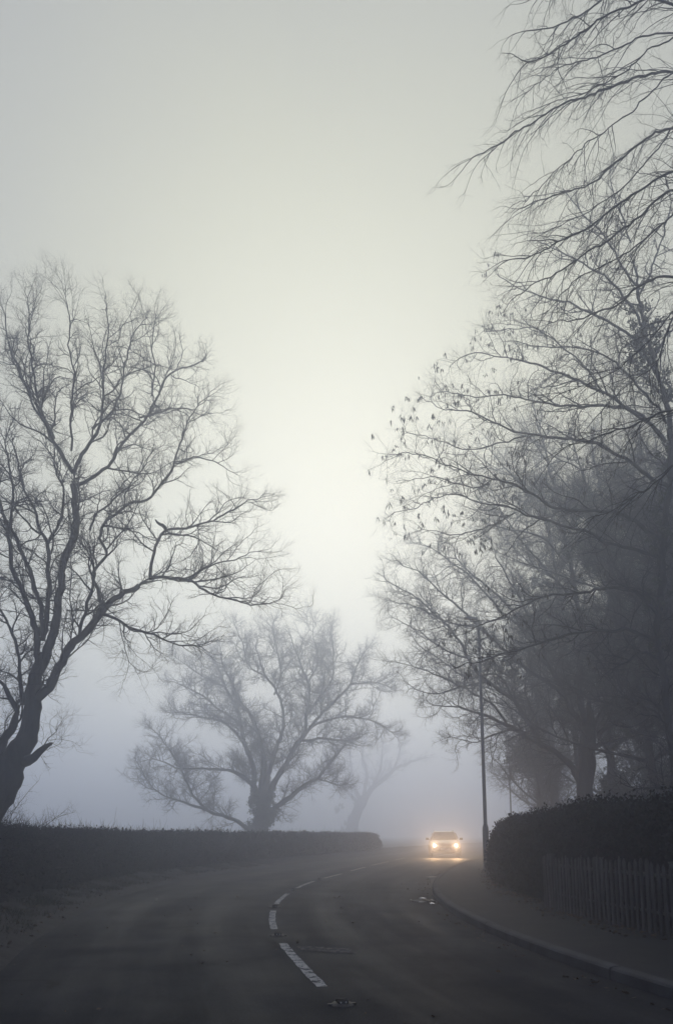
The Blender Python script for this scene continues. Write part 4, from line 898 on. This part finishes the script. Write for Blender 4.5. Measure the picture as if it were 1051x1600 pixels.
# ------------------------------------------------------------------ the car
def loft(b, secs):
    n = len(secs[0]); V = np.concatenate([np.array(s, float) for s in secs])
    b.add(V, [(i*n+j, i*n+(j+1) % n, (i+1)*n+(j+1) % n, (i+1)*n+j) for i in range(len(secs)-1) for j in range(n)])
    for s0, rev in ((0, True), (len(secs) - 1, False)):
        f = list(range(s0*n, s0*n+n)); b.fn.append(f[::-1] if rev else f)
def bevelled(o, w=.02, sub=0):
    m = o.modifiers.new('edge', 'BEVEL'); m.width = w; m.segments = 2; m.limit_method = 'ANGLE'; m.angle_limit = R(30)
    if sub: s = o.modifiers.new('soft', 'SUBSURF'); s.levels = s.render_levels = sub
    return o
def car():
    r = empty('oncoming_car')
    # stations from nose (y=-2.1) to tail: (y, half width, z low, z mid, z top, half width at top)
    st = [(-2.10, .60, .34, .52, .66, .50), (-2.02, .76, .24, .54, .74, .62), (-1.80, .85, .20, .58, .83, .70), (-1.40, .88, .19, .62, .90, .74), (-.98, .89, .19, .64, .97, .80), (-.3, .89, .19, .66, .99, .84), (.6, .89, .19, .66, 1.0, .84), (1.4, .88, .2, .66, 1.0, .82), (1.9, .85, .26, .66, .97, .76), (2.08, .74, .36, .62, .86, .64)]
    b = MB(); secs = []
    for y, w, z0, z1, z2, wt in st:
        secs.append([(-w*.86, y, z0), (w*.86, y, z0), (w*.98, y, z0+.10), (w, y, z1), (w*.985, y, z2-.10), (wt, y, z2), (wt*.5, y, z2+.025), (-wt*.5, y, z2+.025), (-wt, y, z2), (-w*.985, y, z2-.10), (-w, y, z1), (-w*.98, y, z0+.10)])
    loft(b, secs); body = b.build('body', M['carpaint'], r, smooth=True); s = body.modifiers.new('soft', 'SUBSURF'); s.levels = s.render_levels = 1
    # cabin
    b = MB(); secs = []
    for y, w, z in ((-.98, .74, .97), (-.66, .70, 1.17), (-.22, .62, 1.41), (.1, .60, 1.45), (.9, .59, 1.45), (1.5, .58, 1.40), (1.86, .60, 1.1), (1.95, .66, .97)):
        wb = .80 if -.9 < y < 1.8 else w + .03
        secs.append([(-wb, y, .95), (wb, y, .95), (w + (wb-w)*.1, y, z-.05), (w - .07, y, z), (-w + .07, y, z), (-w - (wb-w)*.1, y, z-.05)])
    loft(b, secs); cabin = b.build('roof', M['carpaint'], r, smooth=False); bevelled(cabin, .03)
    def panel(name, pts, m, parent, th=.008):
        P = np.array(pts, float); nrm = np.cross(P[1]-P[0], P[2]-P[0]); nrm /= np.linalg.norm(nrm); k = len(P); b = MB()
        b.poly(np.concatenate([P, P + nrm * th]), [list(range(k))[::-1], list(range(k, 2*k))] + [[i, (i+1) % k, k+(i+1) % k, k+i] for i in range(k)]); return b.build(name, m, parent)
    panel('windscreen', [(-.66, -.965, 1.00), (.66, -.965, 1.00), (.545, -.245, 1.405), (-.545, -.245, 1.405)], M['glass'], r)
    panel('rear_window', [(.55, 1.90, 1.06), (-.55, 1.90, 1.06), (-.50, 1.56, 1.36), (.50, 1.56, 1.36)], M['glass'], r, .02)
    for s in (-1, 1):
        for y0, y1 in ((-.62, .35), (.42, 1.45)):
            P = [(s*.815, y0, 1.0), (s*.815, y1, 1.0), (s*.665, y1 - .04, 1.36), (s*.665, max(y0 + .42 if y0 < 0 else y0, -.2), 1.36)]
            panel('side_window', P if s > 0 else P[::-1], M['glass'], r)
    # nose details
    b = MB(); b.box((0, -2.085, .60), (.66, .05, .11)); gr_ = b.build('grille', M['plastic'], r)
    b = MB(); [b.box((0, -2.113, .565 + k * .035), (.62, .012, .008)) for k in range(3)]; b.lathe([(0, -2.13), (.04, -2.125), (.05, -2.11)], 16, 'y', (0, 0, .60)); b.build('chrome_bar', M['chrome'], gr_)
    b = MB(); b.box((0, -2.085, .36), (1.05, .06, .13)); bevelled(b.build('lower_intake', M['plastic'], r), .02)
    b = MB(); b.box((0, -2.125, .47), (.52, .015, .11)); bevelled(b.build('number_plate', M['plate'], r), .006)
    for s in (-1, 1):
        b = MB(); secs = []
        for x, y, z0, z1 in ((.40, -2.085, .60, .70), (.55, -2.045, .585, .745), (.70, -1.96, .59, .775), (.80, -1.82, .62, .79)):
            secs.append([(s*x, y - .02, z0), (s*x, y - .02, z1), (s*x*.97, y + .10, z1), (s*x*.97, y + .10, z0)])
        loft(b, secs if s > 0 else secs[::-1]); hl_ = b.build('headlight', M['lens'], r)
        b = MB(); b.lathe([(0, -2.125), (.045, -2.122), (.072, -2.105), (.078, -2.06)], 20, 'y', (s*.60, .03, .665)); b.build('bulb', M['lamp'], hl_)
        b = MB(); b.lathe([(0, -2.10), (.035, -2.095), (.045, -2.07)], 16, 'y', (s*.62, .03, .36)); b.build('fog_lamp', M['lens'], r)
        b = MB(); b.box((s*.97, -.62, 1.02), (.18, .09, .13)); mi = bevelled(b.build('wing_mirror', M['plastic'], r), .03)
        b = MB(); b.box((s*.87, -.62, .985), (.08, .04, .03)); b.build('mirror_arm', M['plastic'], mi)
        b = MB(); b.box((s*.20, -.99, 1.012), (.42, .012, .014), s * .03); b.build('wiper', M['plastic'], r)
        b = MB(); b.tubes(np.array([[(s*.55, -.05, 1.445), (s*.55, .1, 1.50), (s*.55, 1.2, 1.50), (s*.55, 1.35, 1.43)]]), np.full((1, 4), .016), 6); b.build('roof_rail', M['chrome'], r)
        b = MB(); b.box((s*.70, 2.03, .78), (.26, .08, .16)); bevelled(b.build('tail_light', M['iron'], r), .02)
        for y in (-1.32, 1.30):
            b = MB(); b.lathe([(.20, -.10), (.30, -.105), (.318, -.08), (.318, .08), (.30, .105), (.20, .10)], 28, 'x', (s*.80, y, .318)); w = b.build('tyre', M['rubber'], r); w.name = 'wheel'
            b = MB(); b.lathe([(0, .02), (.06, .03), (.10, -.005), (.19, .01), (.205, .05)][::1] if s > 0 else [(0, -.02), (.06, -.03), (.10, .005), (.19, -.01), (.205, -.05)], 20, 'x', (s*(.80 + .055), y, .318))
            b.build('rim', M['rim'], w)
            b = MB(); a_ = np.linspace(-.25, math.pi + .25, 16); P = np.stack([np.full(16, s*.865), y + .36 * np.cos(a_), .318 + .36 * np.sin(a_)], 1); b.tubes(P[None], np.full((1, 16), .028), 6); b.build('wheel_arch', M['plastic'], r)
    return r
CAR_Y = 46.0; CX = 6.32
cr_ = car(); cr_.location = (CX, CAR_Y, float(road_z(np.float64(CX), np.float64(CAR_Y))) + .002)
CRZ = R(-6); cr_.rotation_euler = (0, 0, CRZ)
tag(cr_, 'pale oncoming car with its two headlights shining through the fog', 'car')
for s in (-1, 1):
    ld = bpy.data.lights.new('headlamp_beam', 'SPOT'); ld.energy = 480; ld.color = (1.0, .62, .32); ld.spot_size = R(110); ld.spot_blend = .9; ld.shadow_soft_size = .06
    lo = bpy.data.objects.new('headlamp_beam', ld); C.objects.link(lo); lo.parent = cr_; lo.location = (s * .60, -2.22, .665)
    lo.rotation_euler = Vector((0, -1, -.06)).to_track_quat('-Z', 'Z').to_euler()

# ------------------------------------------------------------------ verge grass and dead leaves
rs = np.random.default_rng(77)
def blades(P, h, name, label):
    n = len(P); d = rs.normal(0, .45, (n, 3)); d[:, 2] = 1; d /= np.linalg.norm(d, axis=1, keepdims=True)
    u = rs.normal(0, 1, (n, 3)); u[:, 2] = 0; u /= np.linalg.norm(u, axis=1, keepdims=True); L = h * rs.uniform(.4, 1.3, (n, 1)); w = .004 + .003 * rs.uniform(0, 1, (n, 1))
    tip = P + d * L + np.stack([d[:, 0], d[:, 1], -np.abs(rs.normal(0, .3, n))], 1) * L * .4; mid = P + d * L * .55
    b = MB(); b.add(np.stack([P - u*w, P + u*w, mid + u*w*.7, tip, mid - u*w*.7], 1).reshape(-1, 3), np.array([(0, 1, 2, 4)])[None].repeat(n, 0).reshape(-1, 4) + np.arange(n)[:, None] * 5, np.array([(4, 2, 3)])[None].repeat(n, 0).reshape(-1, 3) + np.arange(n)[:, None] * 5)
    return tag(b.build(name, M['grass']), label, 'grass', kind='stuff')
def edge_pts(f, sgn, n, y0, y1, d0, d1, zf, clump=1.0):
    yy = y0 + (y1 - y0) * rs.uniform(0, 1, n) ** 1.5; d = d0 + (d1 - d0) * rs.beta(2.2, 1.6, n); d = d + .1 * hsh(yy, d, 0, 3)
    nn = normals(f, yy); x, y = f(yy) + sgn * nn[:, 0] * d, yy + sgn * nn[:, 1] * d
    k = hsh(x, y, 2, 2.4) + rs.normal(0, .3, n) > -.05 * clump
    return np.stack([x, y, zf(d)], 1)[k], d[k]
vz = lambda d: np.interp(d, [.03, .22, .45, .75, 1.1, 1.8], [-.01, .02, .03, .06, .15, .22])
P, d = edge_pts(left_e, -1, 38000, 3, 34, .16, 1.35, vz); blades(P, .09, 'verge_grass', 'short rough grass on the verge below the left hedge')
bz = lambda d: np.interp(d, [1.74, 2.1, 2.8], [.09, .15, .19])
P, d = edge_pts(right_e, 1, 9000, 4, 26, 1.62, 2.0, bz); blades(P, .11, 'verge_grass', 'rough grass and weeds along the foot of the fence')
b = MB(); P, d = edge_pts(left_e, -1, 5200, 3, 36, -.1, 1.2, vz); P[:, 2] += .02; leaves(b, P, .06, rs, flat=.8)
P, d = edge_pts(right_e, 1, 3800, 4, 28, 1.1, 1.95, lambda d: .1 + 0 * d); P[:, 2] += .012 + np.maximum(0, d - 1.74) * .16; leaves(b, P, .055, rs, flat=.8)
P, d = edge_pts(right_e, -1, 420, 4, 30, .02, .35, lambda d: -.02 + 0 * d); leaves(b, P, .05, rs, flat=.9)
yy = rs.uniform(4, 22, 130); xx = left_e(yy) + (right_e(yy) - left_e(yy)) * rs.uniform(.02, .98, 130); leaves(b, np.stack([xx, yy, road_z(xx, yy) + .006], 1), .045, rs, flat=.92)
tag(b.build('fallen_leaves', M['litter']), 'scattered dead leaves along the road edges', 'dead leaves', kind='stuff')

# ------------------------------------------------------------------ the fog, just taller than the tallest tree
bpy.context.view_layer.update()
top = max((o.matrix_world @ Vector(c)).z for o in scene.objects if o.type == 'MESH' for c in o.bound_box)
tag(build_haze(top + .5).build('haze', hm), 'pale grey morning fog filling the whole lane', 'fog', kind='stuff')
